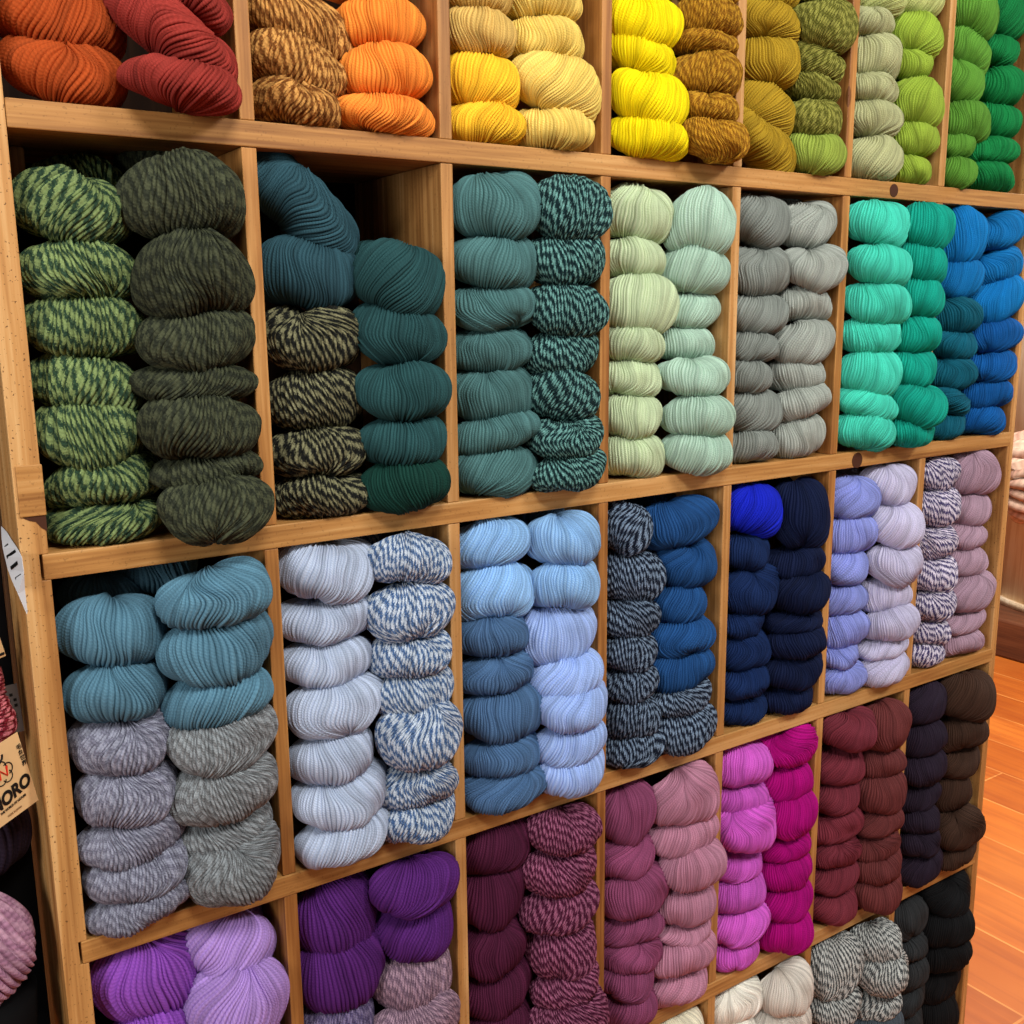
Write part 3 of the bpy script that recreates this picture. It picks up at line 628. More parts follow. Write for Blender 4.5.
(3,2,0,5,6,'plum',0.5053,-0.0133,0.4834,0.0520,0.0176,-1.82,0),
(3,2,1,0,7,'plmarl',0.6032,-0.0439,0.8185,0.0553,0.0280,-3,1),
(3,2,1,1,7,'plmarl',0.5977,-0.0373,0.7609,0.0609,0.0319,4,1),
(3,2,1,2,7,'plmarl',0.5977,-0.0401,0.7059,0.0609,0.0308,4,1),
(3,2,1,3,7,'plmarl',0.6032,-0.0393,0.6386,0.0554,0.0392,4,1),
(3,2,1,4,7,'plmarl',0.6032,-0.0466,0.5885,0.0556,0.0277,6,1),
(3,2,1,5,7,'plmarl',0.5984,-0.0617,0.5435,0.0603,0.0396,6,0),
(3,2,1,6,7,'plmarl',0.5971,-0.0595,0.4850,0.0520,0.0193,2.46,0),
(3,3,0,0,7,'rose',0.7272,-0.0170,0.7972,0.0507,0.0422,0,1),
(3,3,0,1,7,'rose',0.7296,-0.0163,0.7294,0.0531,0.0304,0,1),
(3,3,0,2,7,'rose',0.7380,-0.0294,0.6753,0.0616,0.0345,4,1),
(3,3,0,3,7,'rose',0.7374,-0.0213,0.6186,0.0609,0.0224,0,1),
(3,3,0,4,7,'rose',0.7347,-0.0256,0.5782,0.0582,0.0274,0,1),
(3,3,0,5,7,'rose',0.7228,-0.0300,0.5407,0.0463,0.0251,0,1),
(3,3,0,6,7,'rose',0.7277,-0.0283,0.4944,0.0513,0.0274,4,1),
(3,3,1,0,7,'pink',0.8197,-0.0437,0.8052,0.0639,0.0406,4,1),
(3,3,1,1,7,'pink',0.8221,-0.0396,0.7469,0.0619,0.0283,8,1),
(3,3,1,2,7,'pink',0.8282,-0.0583,0.7024,0.0558,0.0335,10,1),
(3,3,1,3,7,'pink',0.8282,-0.0425,0.6340,0.0553,0.0326,4,1),
(3,3,1,4,7,'pink',0.8272,-0.0362,0.5883,0.0564,0.0161,3,0),
(3,3,1,5,7,'pink',0.8202,-0.0437,0.5551,0.0634,0.0295,5,1),
(3,3,1,6,7,'pink',0.8202,-0.0309,0.4956,0.0634,0.0283,5,1),
(3,4,0,0,7,'orchid',0.9630,-0.0168,0.8096,0.0615,0.0315,0,1),
(3,4,0,1,7,'orchid',0.9630,-0.0094,0.7533,0.0616,0.0250,3,1),
(3,4,0,2,7,'orchid',0.9630,-0.0303,0.7106,0.0616,0.0396,5,1),
(3,4,0,3,7,'orchid',0.9605,-0.0088,0.6386,0.0591,0.0265,4,1),
(3,4,0,4,7,'orchid',0.9630,-0.0164,0.5928,0.0616,0.0304,3,1),
(3,4,0,5,7,'orchid',0.9630,-0.0247,0.5411,0.0616,0.0289,3,1),
(3,4,0,6,7,'orchid',0.9533,-0.0169,0.4919,0.0518,0.0250,2,1),
(3,4,1,0,7,'magenta',1.0532,-0.0316,0.8207,0.0557,0.0252,8,1),
(3,4,1,1,7,'magenta',1.0532,-0.0254,0.7614,0.0554,0.0325,5,1),
(3,4,1,2,7,'magenta',1.0532,-0.0388,0.7075,0.0554,0.0371,6,1),
(3,4,1,3,7,'magenta',1.0530,-0.0262,0.6490,0.0557,0.0224,5,0),
(3,4,1,4,7,'magenta',1.0532,-0.0328,0.6070,0.0554,0.0291,5,1),
(3,4,1,5,7,'magenta',1.0532,-0.0379,0.5570,0.0553,0.0304,4,1),
(3,4,1,6,7,'magenta',1.0532,-0.0410,0.5022,0.0553,0.0352,4,1),
(3,5,0,0,7,'maroon',1.1880,-0.0397,0.8164,0.0615,0.0300,-2,1),
(3,5,0,1,7,'maroon',1.1880,-0.0190,0.7486,0.0615,0.0307,0,1),
(3,5,0,2,7,'maroon',1.1869,-0.0182,0.6927,0.0604,0.0273,2,1),
(3,5,0,3,7,'maroon',1.1880,-0.0204,0.6413,0.0616,0.0284,4,1),
(3,5,0,4,7,'maroon',1.1834,-0.0234,0.5953,0.0569,0.0240,3,0),
(3,5,0,5,7,'maroon',1.1832,-0.0247,0.5505,0.0567,0.0252,3,0),
(3,5,0,6,7,'maroon',1.1869,-0.0240,0.4964,0.0605,0.0293,4,1),
(3,5,1,0,7,'brmaroon',1.2782,-0.0419,0.8038,0.0553,0.0419,-5,1),
(3,5,1,1,7,'brmaroon',1.2782,-0.0335,0.7364,0.0552,0.0249,0,0),
(3,5,1,2,7,'brmaroon',1.2782,-0.0434,0.6851,0.0552,0.0365,0,1),
(3,5,1,3,7,'brmaroon',1.2782,-0.0397,0.6306,0.0554,0.0243,4,0),
(3,5,1,4,7,'brmaroon',1.2759,-0.0359,0.5837,0.0578,0.0234,5,0),
(3,5,1,5,7,'brmaroon',1.2757,-0.0448,0.5490,0.0584,0.0256,9,0),
(3,5,1,6,7,'brmaroon',1.2782,-0.0497,0.4995,0.0553,0.0325,4,1),
(3,6,0,0,7,'aub',1.4130,-0.0171,0.8062,0.0615,0.0382,0,1),
(3,6,0,1,7,'aub',1.4130,-0.0225,0.7426,0.0616,0.0317,3,1),
(3,6,0,2,7,'aub',1.4130,-0.0270,0.6887,0.0616,0.0300,4,1),
(3,6,0,3,7,'aub',1.4106,-0.0201,0.6323,0.0592,0.0265,3,0),
(3,6,0,4,7,'aub',1.4058,-0.0288,0.5905,0.0543,0.0246,3,0),
(3,6,0,5,7,'aub',1.4050,-0.0350,0.5503,0.0535,0.0248,3,0),
(3,6,0,6,7,'aub',1.4128,-0.0317,0.4987,0.0614,0.0316,4,1),
(3,6,1,0,6,'brown',1.5172,-0.0443,0.8026,0.0696,0.0425,-8,1),
(3,6,1,1,6,'brown',1.5172,-0.0330,0.7321,0.0693,0.0305,4,1),
(3,6,1,2,6,'brown',1.5172,-0.0241,0.6746,0.0693,0.0278,4,0),
(3,6,1,3,6,'brown',1.5127,-0.0160,0.6095,0.0653,0.0417,8,1),
(3,6,1,4,6,'brown',1.5172,-0.0421,0.5426,0.0692,0.0362,-3,1),
(3,6,1,5,6,'brown',1.5172,-0.0308,0.4888,0.0693,0.0214,4,0),
(4,3,1,0,7,'cream',0.8182,-0.0257,0.4073,0.0655,0.0274,6,0),
(4,3,1,1,7,'cream',0.8186,-0.0277,0.3529,0.0520,0.0276,1.5,0),
(4,3,1,2,7,'cream',0.8184,-0.0286,0.2989,0.0520,0.0276,-1.59,0),
(4,3,1,3,7,'cream',0.8175,-0.0238,0.2448,0.0520,0.0276,-1.92,0),
(4,3,1,4,7,'cream',0.8195,-0.0245,0.1907,0.0520,0.0276,-2.49,0),
(4,3,1,5,7,'cream',0.8193,-0.0290,0.1366,0.0520,0.0276,-2.25,0),
(4,3,1,6,7,'cream',0.8188,-0.0278,0.0825,0.0520,0.0276,2.26,0),
(4,4,0,0,7,'white',0.9630,-0.0147,0.3982,0.0619,0.0360,8,1),
(4,4,0,1,7,'white',0.9554,-0.0168,0.3378,0.0540,0.0361,4,0),
(4,4,0,2,7,'white',0.9572,-0.0205,0.2770,0.0520,0.0251,1.35,0),
(4,4,0,3,7,'white',0.9527,-0.0196,0.2278,0.0520,0.0251,2.71,0),
(4,4,0,4,7,'white',0.9565,-0.0190,0.1786,0.0520,0.0251,-2.3,0),
(4,4,0,5,7,'white',0.9583,-0.0154,0.1293,0.0520,0.0251,1.92,0),
(4,4,0,6,7,'white',0.9533,-0.0158,0.0801,0.0520,0.0251,-0.874,0),
(4,4,1,0,7,'stone',1.0532,-0.0488,0.3964,0.0559,0.0374,12,1),
(4,4,1,1,7,'stone',1.0479,-0.0449,0.3308,0.0607,0.0437,4,0),
(4,4,1,2,7,'stone',1.0486,-0.0461,0.2640,0.0520,0.0236,-0.686,0),
(4,4,1,3,7,'stone',1.0457,-0.0423,0.2176,0.0520,0.0236,0.887,0),
(4,4,1,4,7,'stone',1.0497,-0.0454,0.1713,0.0520,0.0236,2.11,0),
(4,4,1,5,7,'stone',1.0480,-0.0442,0.1250,0.0520,0.0236,0.44,0),
(4,4,1,6,7,'stone',1.0494,-0.0458,0.0787,0.0520,0.0236,-2.42,0),
(4,5,0,0,6,'gwmarl',1.1880,-0.0388,0.3775,0.0623,0.0554,-20,1),
(4,5,0,1,6,'gwmarl',1.1880,-0.0419,0.3091,0.0615,0.0298,0,0),
(4,5,0,2,6,'slategrey',1.1880,-0.0353,0.2528,0.0616,0.0310,4,0),
(4,5,0,3,6,'slategrey',1.1903,-0.0354,0.1940,0.0520,0.0283,1.56,0),
(4,5,0,4,6,'slategrey',1.1850,-0.0355,0.1386,0.0520,0.0283,2.34,0),
(4,5,0,5,6,'slategrey',1.1887,-0.0358,0.0832,0.0520,0.0283,-0.207,0),
(4,5,1,0,7,'gwmarl',1.2782,-0.0563,0.4024,0.0553,0.0326,-4,1),
(4,5,1,1,7,'gwmarl',1.2782,-0.0737,0.3545,0.0553,0.0370,4,1),
(4,5,1,2,7,'gwmarl',1.2782,-0.0603,0.2894,0.0555,0.0270,6,0),
(4,5,1,3,7,'slategrey',1.2782,-0.0682,0.2434,0.0553,0.0349,4,0),
(4,5,1,4,7,'slategrey',1.2776,-0.0652,0.1830,0.0520,0.0260,-2.09,0),
(4,5,1,5,7,'slategrey',1.2768,-0.0700,0.1320,0.0520,0.0260,-2.03,0),
(4,5,1,6,7,'slategrey',1.2770,-0.0703,0.0810,0.0520,0.0260,-0.108,0),
(4,6,0,0,6,'char',1.4130,-0.0125,0.3815,0.0615,0.0390,0,1),
(4,6,0,1,6,'char',1.4130,-0.0159,0.3256,0.0615,0.0243,0,0),
(4,6,0,2,6,'char',1.4130,-0.0204,0.2728,0.0615,0.0344,0,1),
(4,6,0,3,6,'char',1.4130,-0.0185,0.2180,0.0616,0.0314,3,0),
(4,6,0,4,6,'char',1.4130,-0.0189,0.1608,0.0616,0.0341,3,0),
(4,6,0,5,6,'char',1.4140,-0.0192,0.0911,0.0520,0.0363,2.67,0),
(4,6,1,0,6,'black',1.5172,-0.0300,0.3981,0.0692,0.0366,-3,1),
(4,6,1,1,6,'black',1.5172,-0.0400,0.3395,0.0692,0.0358,0,1),
(4,6,1,2,6,'black',1.5172,-0.0369,0.2807,0.0692,0.0317,3,1),
(4,6,1,3,6,'black',1.5172,-0.0193,0.2124,0.0693,0.0391,4,1),
(4,6,1,4,6,'black',1.5172,-0.0216,0.1395,0.0692,0.0468,4,0),
(4,6,1,5,6,'black',1.5151,-0.0239,0.0741,0.0520,0.0190,-2.85,0),
(1,1,2,0,1,'dteal2',0.4143,0.0700,1.5593,0.0500,0.0220,-8,0),
(2,0,2,0,2,'steel',0.0662,0.0700,1.2085,0.0450,0.0220,-4,0),
(2,0,2,0,2,'steel',0.1269,0.0700,1.2266,0.0450,0.0240,8,0),
(2,2,2,0,1,'sky',0.6589,0.0700,1.2200,0.0400,0.0220,-5,0),
(2,3,2,0,1,'denim',0.8309,0.0700,1.2186,0.0500,0.0240,2,0),
(1,4,2,0,1,'grey',1.0804,0.0700,1.6561,0.0400,0.0180,0,0),
(2,1,2,0,1,'bwmarl',0.3461,0.0700,1.2296,0.0500,0.0200,0,0),
(2,4,2,0,1,'dknavy',1.1186,0.0700,1.2171,0.0500,0.0240,0,0),
(3,0,2,0,1,'lavender',0.1807,0.0700,0.7864,0.0400,0.0300,-10,0),
(3,1,2,0,1,'purple',0.4358,0.0700,0.7888,0.0450,0.0200,0,0),
(3,5,2,0,1,'brmaroon',1.3853,0.0700,0.7955,0.0500,0.0300,0,0),
(3,6,2,0,1,'brown',1.5982,0.0700,0.8008,0.0550,0.0300,0,0),
(2,5,2,0,1,'lilac',1.2667,0.0700,1.2155,0.0450,0.0200,0,0),
(1,0,2,0,2,'gmarl',0.0792,0.0700,1.6340,0.0450,0.0200,-5,0),
(1,0,2,0,2,'dkolive',0.1635,0.0700,1.6568,0.0500,0.0220,5,0)]

BIAS = dict(bkmarl=.28, nvmarl=.22, tealmarl=.3, plmarl=.15)
MAT = {k: yarn_mat(k, A, B, BIAS.get(k, 0.0)) for k, (w, A, B) in PAL.items()}
ORD = ['first', 'second', 'third', 'fourth', 'fifth', 'sixth', 'seventh']
ROW = ['top row', 'second row', 'third row', 'fourth row', 'bottom row']

def place_word(r, c, k, n):
    if r == 0: k, end = n - 1 - k, 'bottom'
    elif r == 4 or (r == 3 and c < 3): end = 'top'
    elif k <= n - 1 - k: end = 'top'
    else: k, end = n - 1 - k, 'bottom'
    return ('topmost' if end == 'top' else 'lowest') if k == 0 else '%s from %s' % (ORD[k] if k < 7 else 'eighth', end)

THICK = dict(gmarl=.0050, dkolive=.0048, bkmarl=.0046, rust=.0048, red=.0046, violet=.0050, lavender=.0050, purple=.0046, steel=.0046, gbrown=.0046)
rest = []; rest_mats = []
for i, (r, c, st, k, n, key, X, Yf, Z, a, ch, tilt, big) in enumerate(SKEINS):
    words = PAL[key][0]
    B = .058 if st < 2 else .05
    if not big:
        V, F, UV = skein_arrays(a, B, ch, 1000 + i * 7, strand=THICK.get(key, .0039))
        t_ = -R(tilt); co, si = math.cos(t_), math.sin(t_)
        V = np.stack([V[:, 0] * co + V[:, 2] * si + X, V[:, 1] + Yf + B, -V[:, 0] * si + V[:, 2] * co + Z], -1)
        if key not in rest_mats: rest_mats.append(key)
        rest.append((V, F, UV, rest_mats.index(key)))
        continue
    me = skein_mesh('yarn_skein', a, B, ch, 1000 + i * 7, MAT[key], strand=THICK.get(key, .0039))
    o = bpy.data.objects.new('yarn_skein', me)
    o.location = (X, Yf + B, Z)
    o.rotation_euler = (0, -R(tilt), 0)
    COL.objects.link(o)
    if st < 2:
        lab = '%s yarn skein, %s in %s stack, %s cubby of %s' % (words, place_word(r, c, k, n), ('left', 'right')[st], ORD[c], ROW[r])
    else:
        lab = '%s yarn skein lying at the back, %s cubby of %s' % (words, ORD[c], ROW[r])
    tag(o, lab, 'yarn skein', 'yarn skeins in the %s of cubbies' % ROW[r])
if rest:
    off = 0; Fs = []
    for V, F, UV, m in rest:
        Fs.append(F + off); off += len(V)
    me = mesh_from('small_yarn_skeins', np.concatenate([x[0] for x in rest]), np.concatenate(Fs), np.concatenate([x[2] for x in rest]),
                   [MAT[k] for k in rest_mats], np.concatenate([np.full(len(x[1]), x[3]) for x in rest]))
    o = bpy.data.objects.new('small_yarn_skeins', me); COL.objects.link(o)
    tag(o, 'remaining small and half hidden yarn skeins deep in the far right and lower cubbies', 'yarn skeins', kind='stuff')

# ------------------------------------------------------------------ cubby shelf
P, DW, TH, X7, DEP = .225, .0155, .025, 1.5943, .225
ZS = [1.6875, 1.28113, .87731, .46607]
ZTOP, ZBOT = 2.094, .0555
W_X = wood('honey_pine_long', 0, (134, 86, 40), (180, 128, 68), (206, 158, 98), .3)
W_Z = wood('honey_pine_upright', 2, (134, 88, 42), (182, 130, 72), (208, 162, 106), .3)
W_P = wood('speckled_pine_upright', 2, (150, 100, 50), (192, 140, 80), (216, 172, 114), .9)
W_S = wood('pine_inner_board', 2, (130, 80, 36), (178, 122, 62), (212, 160, 96), .1)
W_B = wood('shade_toned_back_board', 2, (24, 14, 9), (34, 21, 13), (46, 29, 18), .1)  # board colour blackened so gaps behind the skeins look deep in shade
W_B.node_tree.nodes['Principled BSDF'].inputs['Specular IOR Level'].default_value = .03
DARK = plain('dark_knot', (70, 36, 18), .8)

unit = empty('cubby_shelf', (X7 / 2, .11, 0))
tag(unit, 'honey pine cubby shelf unit with rows of square cubbies full of yarn', 'shelf')
def upart(name, bm, mat, **kw):
    o = obj(name, bm, mat, unit, **kw)
    o.matrix_parent_inverse = Matrix.Translation(-Vector(unit.location))
    return o
SEAM = .142
# left side panel with the slots that take the shelf ends
bm = bmesh.new()
zs = [(0, ZS[2] - TH - .0015), (ZS[2] + .0015, ZS[1] - TH - .0015), (ZS[1] + .0015, 2.12)]
for z0, z1 in [(0, ZS[2] - TH + .0), (ZS[2], ZS[1] - TH), (ZS[1], 2.12)]:
    box(bm, -.0245, 0, 0, SEAM - .001, z0, z1, .0009)
for z0, z1 in [(ZS[2] - TH, ZS[2]), (ZS[1] - TH, ZS[1])]:
    box(bm, -.0245, -.0085, 0, SEAM - .001, z0 - .001, z1 + .001, 0)
box(bm, -.0245, 0, SEAM + .001, DEP + .01, 0, 2.12)
upart('side_panel', bm, W_P)
bm = bmesh.new()
box(bm, X7 - .0065, X7 + .0105, 0, SEAM - .001, 0, 2.12); box(bm, X7 - .0065, X7 + .0105, SEAM + .001, DEP + .01, 0, 2.12)
upart('side_panel', bm, W_P)
for i, z in enumerate([ZTOP] + ZS + [ZBOT]):
    bm = bmesh.new()
    x0 = -.0060 if i in (2, 3) else .0005
    box(bm, x0, X7 - .001, -.0008, DEP - .001, z - TH, z)
    upart('shelf_board', bm, W_X)
# dividers, one per cubby wall
rows = [(ZS[0], ZTOP - TH), (ZS[1], ZS[0] - TH), (ZS[2], ZS[1] - TH), (ZS[3], ZS[2] - TH), (ZBOT, ZS[3] - TH)]
DX = {}
for r, (z0, z1) in enumerate(rows):
    for i in range(1, 7):
        bm = bmesh.new(); x = i * P + DX.get((r, i), 0)
        box(bm, x - DW, x, .0006, SEAM - .001, z0 + .0002, z1 - .0002)
        box(bm, x - DW, x, SEAM + .001, DEP - .0015, z0 + .0002, z1 - .0002)
        upart('divider', bm, W_S if i % 2 else W_Z)
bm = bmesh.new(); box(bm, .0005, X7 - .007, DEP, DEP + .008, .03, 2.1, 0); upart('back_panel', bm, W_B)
bm = bmesh.new(); box(bm, .0005, X7 - .007, .03, .045, 0, ZBOT - TH - .0005); upart('toe_board', bm, W_X)
# spliced repair block and chipped knot on the left upright, small cleat under the first shelf
bm = bmesh.new(); box(bm, -.0215, .0012, -.0022, .0005, 1.3185, 1.3665, .0008); upart('repair_block', bm, W_X)
bm = bmesh.new()
pts = [(-.0195, 1.3180), (.0006, 1.3185), (.0006, 1.3030), (-.004, 1.3065), (-.0085, 1.3128), (-.014, 1.3145)]
f = bm.faces.new([bm.verts.new((x, -.0006, z)) for x, z in pts]); ex = bmesh.ops.extrude_face_region(bm, geom=[f])
for g in ex['geom']:
    if isinstance(g, bmesh.types.BMVert): g.co.y = .002
upart('chipped_knot', bm, DARK)
bm = bmesh.new(); box(bm, .0150, .0290, .1, .16, 1.625, 1.662, .003); upart('shelf_cleat', bm, W_S)
bm = bmesh.new(); bmesh.ops.create_cone(bm, segments=20, cap_ends=True, radius1=.0095, radius2=.0095, depth=.0014, matrix=Matrix.Translation((1.222, -.0011, 1.675)) @ Matrix.Rotation(R(90), 4, 'X'))
upart('wood_knot', bm, DARK)
bm = bmesh.new(); bmesh.ops.create_cone(bm, segments=20, cap_ends=True, radius1=.012, radius2=.012, depth=.0014, matrix=Matrix.Translation((1.171, -.0011, 1.2675)) @ Matrix.Rotation(R(90), 4, 'X'))
upart('wood_knot', bm, DARK)

# ------------------------------------------------------------------ things at the left edge
PAPER = plain('white_paper', (222, 222, 226), .7); KRAFT = plain('kraft_card', (226, 186, 132), .7); GREYC = plain('grey_card', (112, 104, 100), .7)
INK = plain('black_ink', (14, 12, 12), .6); RED = plain('red_ink', (222, 44, 22), .6); BROWNINK = plain('brown_ink', (120, 84, 50), .6)
BLK = plain('black_board', (6, 5, 6), .8, .1); WHT = plain('white_ink', (235, 235, 235), .6)

def basis(o, org, ux, uy):
    ux = Vector(ux).normalized(); uy = (Vector(uy) - ux * Vector(uy).dot(ux)).normalized(); n = ux.cross(uy)
    m = Matrix((ux, uy, n)).transposed().to_4x4(); m.translation = Vector(org); o.matrix_world = m
    return o
def text(s, x, y, size, mat, parent, rot=0, shear=0, name='lettering', bold=.0, sx=1):
    cu = bpy.data.curves.new(name, 'FONT'); cu.body = s; cu.size = size; cu.shear = shear; cu.offset = bold; cu.extrude = .00012
    cu.materials.append(mat)
    tmp = bpy.data.objects.new(name, cu); COL.objects.link(tmp)
    me = bpy.data.meshes.new_from_object(tmp.evaluated_get(bpy.context.evaluated_depsgraph_get()))
    bpy.data.objects.remove(tmp)
    if not me.materials: me.materials.append(mat)
    o = bpy.data.objects.new(name, me); COL.objects.link(o); o.parent = parent
    o.location = (x, y, .0006); o.rotation_euler = (0, 0, rot); o.scale = (sx, 1, 1)
    return o
def strip(parent, pts, w, mat, name='printed_line', z=.0005, closed=False):
    bm = bmesh.new(); pts = [Vector((p[0], p[1], z)) for p in pts]
    if closed: pts = pts + [pts[0]]
    tube(bm, pts, w, 6)
    return obj(name, bm, mat, parent)

# hanging hank of red and pink yarn with its card labels
hank = empty('yarn_hank', (-.062, .075, 1.12))
tag(hank, 'pink and dark red yarn hank hanging with a kraft card label, left edge', 'yarn hank')
def hpart(o):
    o.parent = hank; o.matrix_parent_inverse = Matrix.Translation(-Vector(hank.location)); return o
MAT['redpink'] = yarn_mat('redpink', (226, 130, 140), (120, 26, 40))
me = skein_mesh('strands', .044, .022, .021, 77, MAT['redpink'], strand=.004, skew=.1, pinch=0)
o = bpy.data.objects.new('strands', me); COL.objects.link(o); o.location = (-.0625, .066, 1.125); o.rotation_euler = (0, R(84), 0); hpart(o)
card = empty('label_card'); bpy.data.objects.remove(card)
bm = bmesh.new(); box(bm, -.085, 0, 0, .0788, -.0005, 0, 0)
card = obj('label_card', bm, KRAFT); card['label'] = 'tilted kraft card with black lettering and a red emblem'
basis(card, (-.02845, .02, 1.03095), (.85, .4908, .1914), (-.1657, -.0957, .9815)); hpart(card)
text('NORO', -.0475, .0146, .0182, INK, card, rot=R(10), shear=.22, bold=.0008, sx=.84)
text('THE WORLD OF NATURE', -.0405, .0110, .0036, INK, card, rot=R(5), bold=.0001, sx=.72)
text('MADE IN JAPAN', -.0345, .0046, .0030, BROWNINK, card, rot=R(3), sx=.75)
for i, ch in enumerate('毛糸世界'):
    text(ch, -.0062 + .0002 * i, .0625 - i * .0062, .0058, INK, card, bold=.0001)
# flower outline emblem with a red N
for k in range(5):
    t0 = R(90 + 72 * k); cx, cy = -.0262 + .0062 * math.cos(t0), .0492 + .0066 * math.sin(t0)
    strip(card, [(cx + .0052 * math.cos(t0 + R(d)), cy + .0058 * math.sin(t0 + R(d))) for d in range(-105, 106, 15)], .00055, INK, 'emblem_petal')
strip(card, [(-.0305, .0445), (-.0290, .0540), (-.0225, .0450), (-.0208, .0545)], .0011, RED, 'emblem_letter')
strip(card, [(-.033, .060), (-.027, .0605), (-.0225, .064), (-.0215, .0675)], .0011, INK, 'brush_stroke')

c2 = obj('back_card', (lambda b: (box(b, -.03, .0, 0, .052, -.0005, 0, 0), b)[1])(bmesh.new()), GREYC)
c2['label'] = 'grey printed card in shadow'
basis(c2, (-.0270, .082, 1.082), (1, .1, .05), (-.03, 0, 1)); hpart(c2)
for k in range(5): strip(c2, [(-.018, .012 + k * .0022), (-.004, .012 + k * .0022)], .0002, INK)
for a_, b_ in ((-.012, .034), (-.006, .034), (-.012, .028), (-.006, .028), (-.009, .04)): text('■', a_, b_, .0042, INK, c2, name='printed_mark')
# beige card higher up
c3 = obj('price_card', (lambda b: (box(b, -.06, 0, 0, .045, -.0006, 0, 0), b)[1])(bmesh.new()), KRAFT)
basis(c3, (-.0405, .045, 1.176), (1, .25, .2), (-.08, 0, 1))
tag(c3, 'beige card hanging above the pink yarn hank at the left edge', 'card')
strip(c3, [(-.05, .0035), (-.001, .0035)], .0012, INK); strip(c3, [(-.01, .024), (-.002, .026)], .001, INK)

# white paper slip stuck to the outer side of the shelf unit, lower corner curling forward
bm = bmesh.new()
rowsP = [(bm.verts.new(p), bm.verts.new(q)) for p, q in [((-0.0262, 0.1005, 1.292), (-0.0252, 0.1059, 1.293)), ((-0.0292, 0.079, 1.286), (-0.0252, 0.0691, 1.2933)), ((-0.0322, 0.052, 1.2813), (-0.0252, 0.0393, 1.2906)), ((-0.0322, 0.0443, 1.2739), (-0.0252, 0.0076, 1.2887)), ((-0.0322, 0.0317, 1.2646), (-0.0252, -0.0156, 1.2846)), ((-0.0322, 0.0115, 1.2581), (-0.0252, -0.0184, 1.2711)), ((-0.0322, -0.0195, 1.2516), (-0.0252, -0.0128, 1.2528)), ((-0.028, -0.0299, 1.2344), (-0.0252, -0.0128, 1.2317))]]
for (a0, b0), (a1, b1) in zip(rowsP, rowsP[1:]): bm.faces.new([a0, b0, b1, a1])
slip = obj('paper_slip', bm, PAPER)
tag(slip, 'white printed paper slip stuck on the outer left side of the shelf', 'paper slip')
sm = slip.modifiers.new('thick', 'SOLIDIFY'); sm.thickness = .0003
bm = bmesh.new()
for k, (s0_, s1_) in enumerate(((.15, .8), (.2, .6), (.15, .85), (.2, .7), (.3, .8))):
    (p0, q0), (p1, q1) = [(Vector(p), Vector(q)) for p, q in [((-0.0262, 0.1005, 1.292), (-0.0252, 0.1059, 1.293)), ((-0.0292, 0.079, 1.286), (-0.0252, 0.0691, 1.2933)), ((-0.0322, 0.052, 1.2813), (-0.0252, 0.0393, 1.2906)), ((-0.0322, 0.0443, 1.2739), (-0.0252, 0.0076, 1.2887)), ((-0.0322, 0.0317, 1.2646), (-0.0252, -0.0156, 1.2846)), ((-0.0322, 0.0115, 1.2581), (-0.0252, -0.0184, 1.2711)), ((-0.0322, -0.0195, 1.2516), (-0.0252, -0.0128, 1.2528)), ((-0.028, -0.0299, 1.2344), (-0.0252, -0.0128, 1.2317))][k + 1:k + 3]]
    n_ = (q0 - p0).cross(p1 - p0).normalized(); n_ = n_ if n_.y < 0 else -n_
    quad(bm, [v + n_ * .0006 for v in (p0.lerp(q0, s0_), p0.lerp(q0, s1_), p0.lerp(p1, .28).lerp(q0.lerp(q1, .28), s1_), p0.lerp(p1, .28).lerp(q0.lerp(q1, .28), s0_))])
obj('printed_text', bm, INK, slip)

# mauve ball of yarn with a black band, dark ball behind it, on a black display
MAT['mball'] = yarn_mat('mauve_ball', (176, 136, 156), (150, 108, 132))
me = skein_mesh('yarn_ball', .070, .054, .060, 501, MAT['mball'], strand=.0074, skew=.30, pinch=0, bend=0)
ball = bpy.data.objects.new('yarn_ball', me); COL.objects.link(ball); ball.location = (-.1155, .046, .880); ball.rotation_euler = (0, R(-56), 0)
tag(ball, 'dusty mauve ball of thick yarn with a black paper band, left edge', 'yarn ball')
bm = bmesh.new(); bmesh.ops.create_cone(bm, segments=40, cap_ends=True, radius1=.050, radius2=.0555, depth=.075, matrix=Matrix.Translation((-.100, .048, .788)))
band = obj('paper_band', bm, BLK, smooth=True); band.parent = ball; band.matrix_parent_inverse = (Matrix.Translation(ball.location) @ ball.rotation_euler.to_matrix().to_4x4()).inverted()
band['label'] = 'black paper band'
bm = bmesh.new(); tube(bm, [(x, y - .0012, z + .005) for x, y, z in ((-.074, .0035, .798), (-.072, .0030, .808), (-.0685, .0036, .8125), (-.0655, .0050, .808), (-.0665, .0046, .800), (-.0640, .0060, .792))], .0009, 6)
sc_ = obj('script_mark', bm, WHT); sc_.parent = band; sc_.matrix_parent_inverse = band.matrix_parent_inverse
me = skein_mesh('yarn_ball', .060, .04, .045, 502, MAT['aub'], strand=.006)
b2 = bpy.data.objects.new('yarn_ball', me); COL.objects.link(b2); b2.location = (-.094, .080, .985)
tag(b2, 'blackish aubergine ball of yarn above the mauve ball, left edge', 'yarn ball')
disp = empty('display_stand', (-.3, .2, 0)); tag(disp, 'black display stand with pegs beside the left end of the shelf', 'display stand')
def dpart(o):
    o.parent = disp; o.matrix_parent_inverse = Matrix.Translation(-Vector(disp.location)); return o
bm = bmesh.new(); box(bm, -.62, -.030, .100, .118, .0, 2.0); dpart(obj('back_board', bm, BLK))
for z, x in ((1.172, -.0625), (1.226, -.068)):
    bm = bmesh.new(); tube(bm, [(x, .101, z), (x, .05, z)], .003); dpart(obj('peg', bm, BLK))
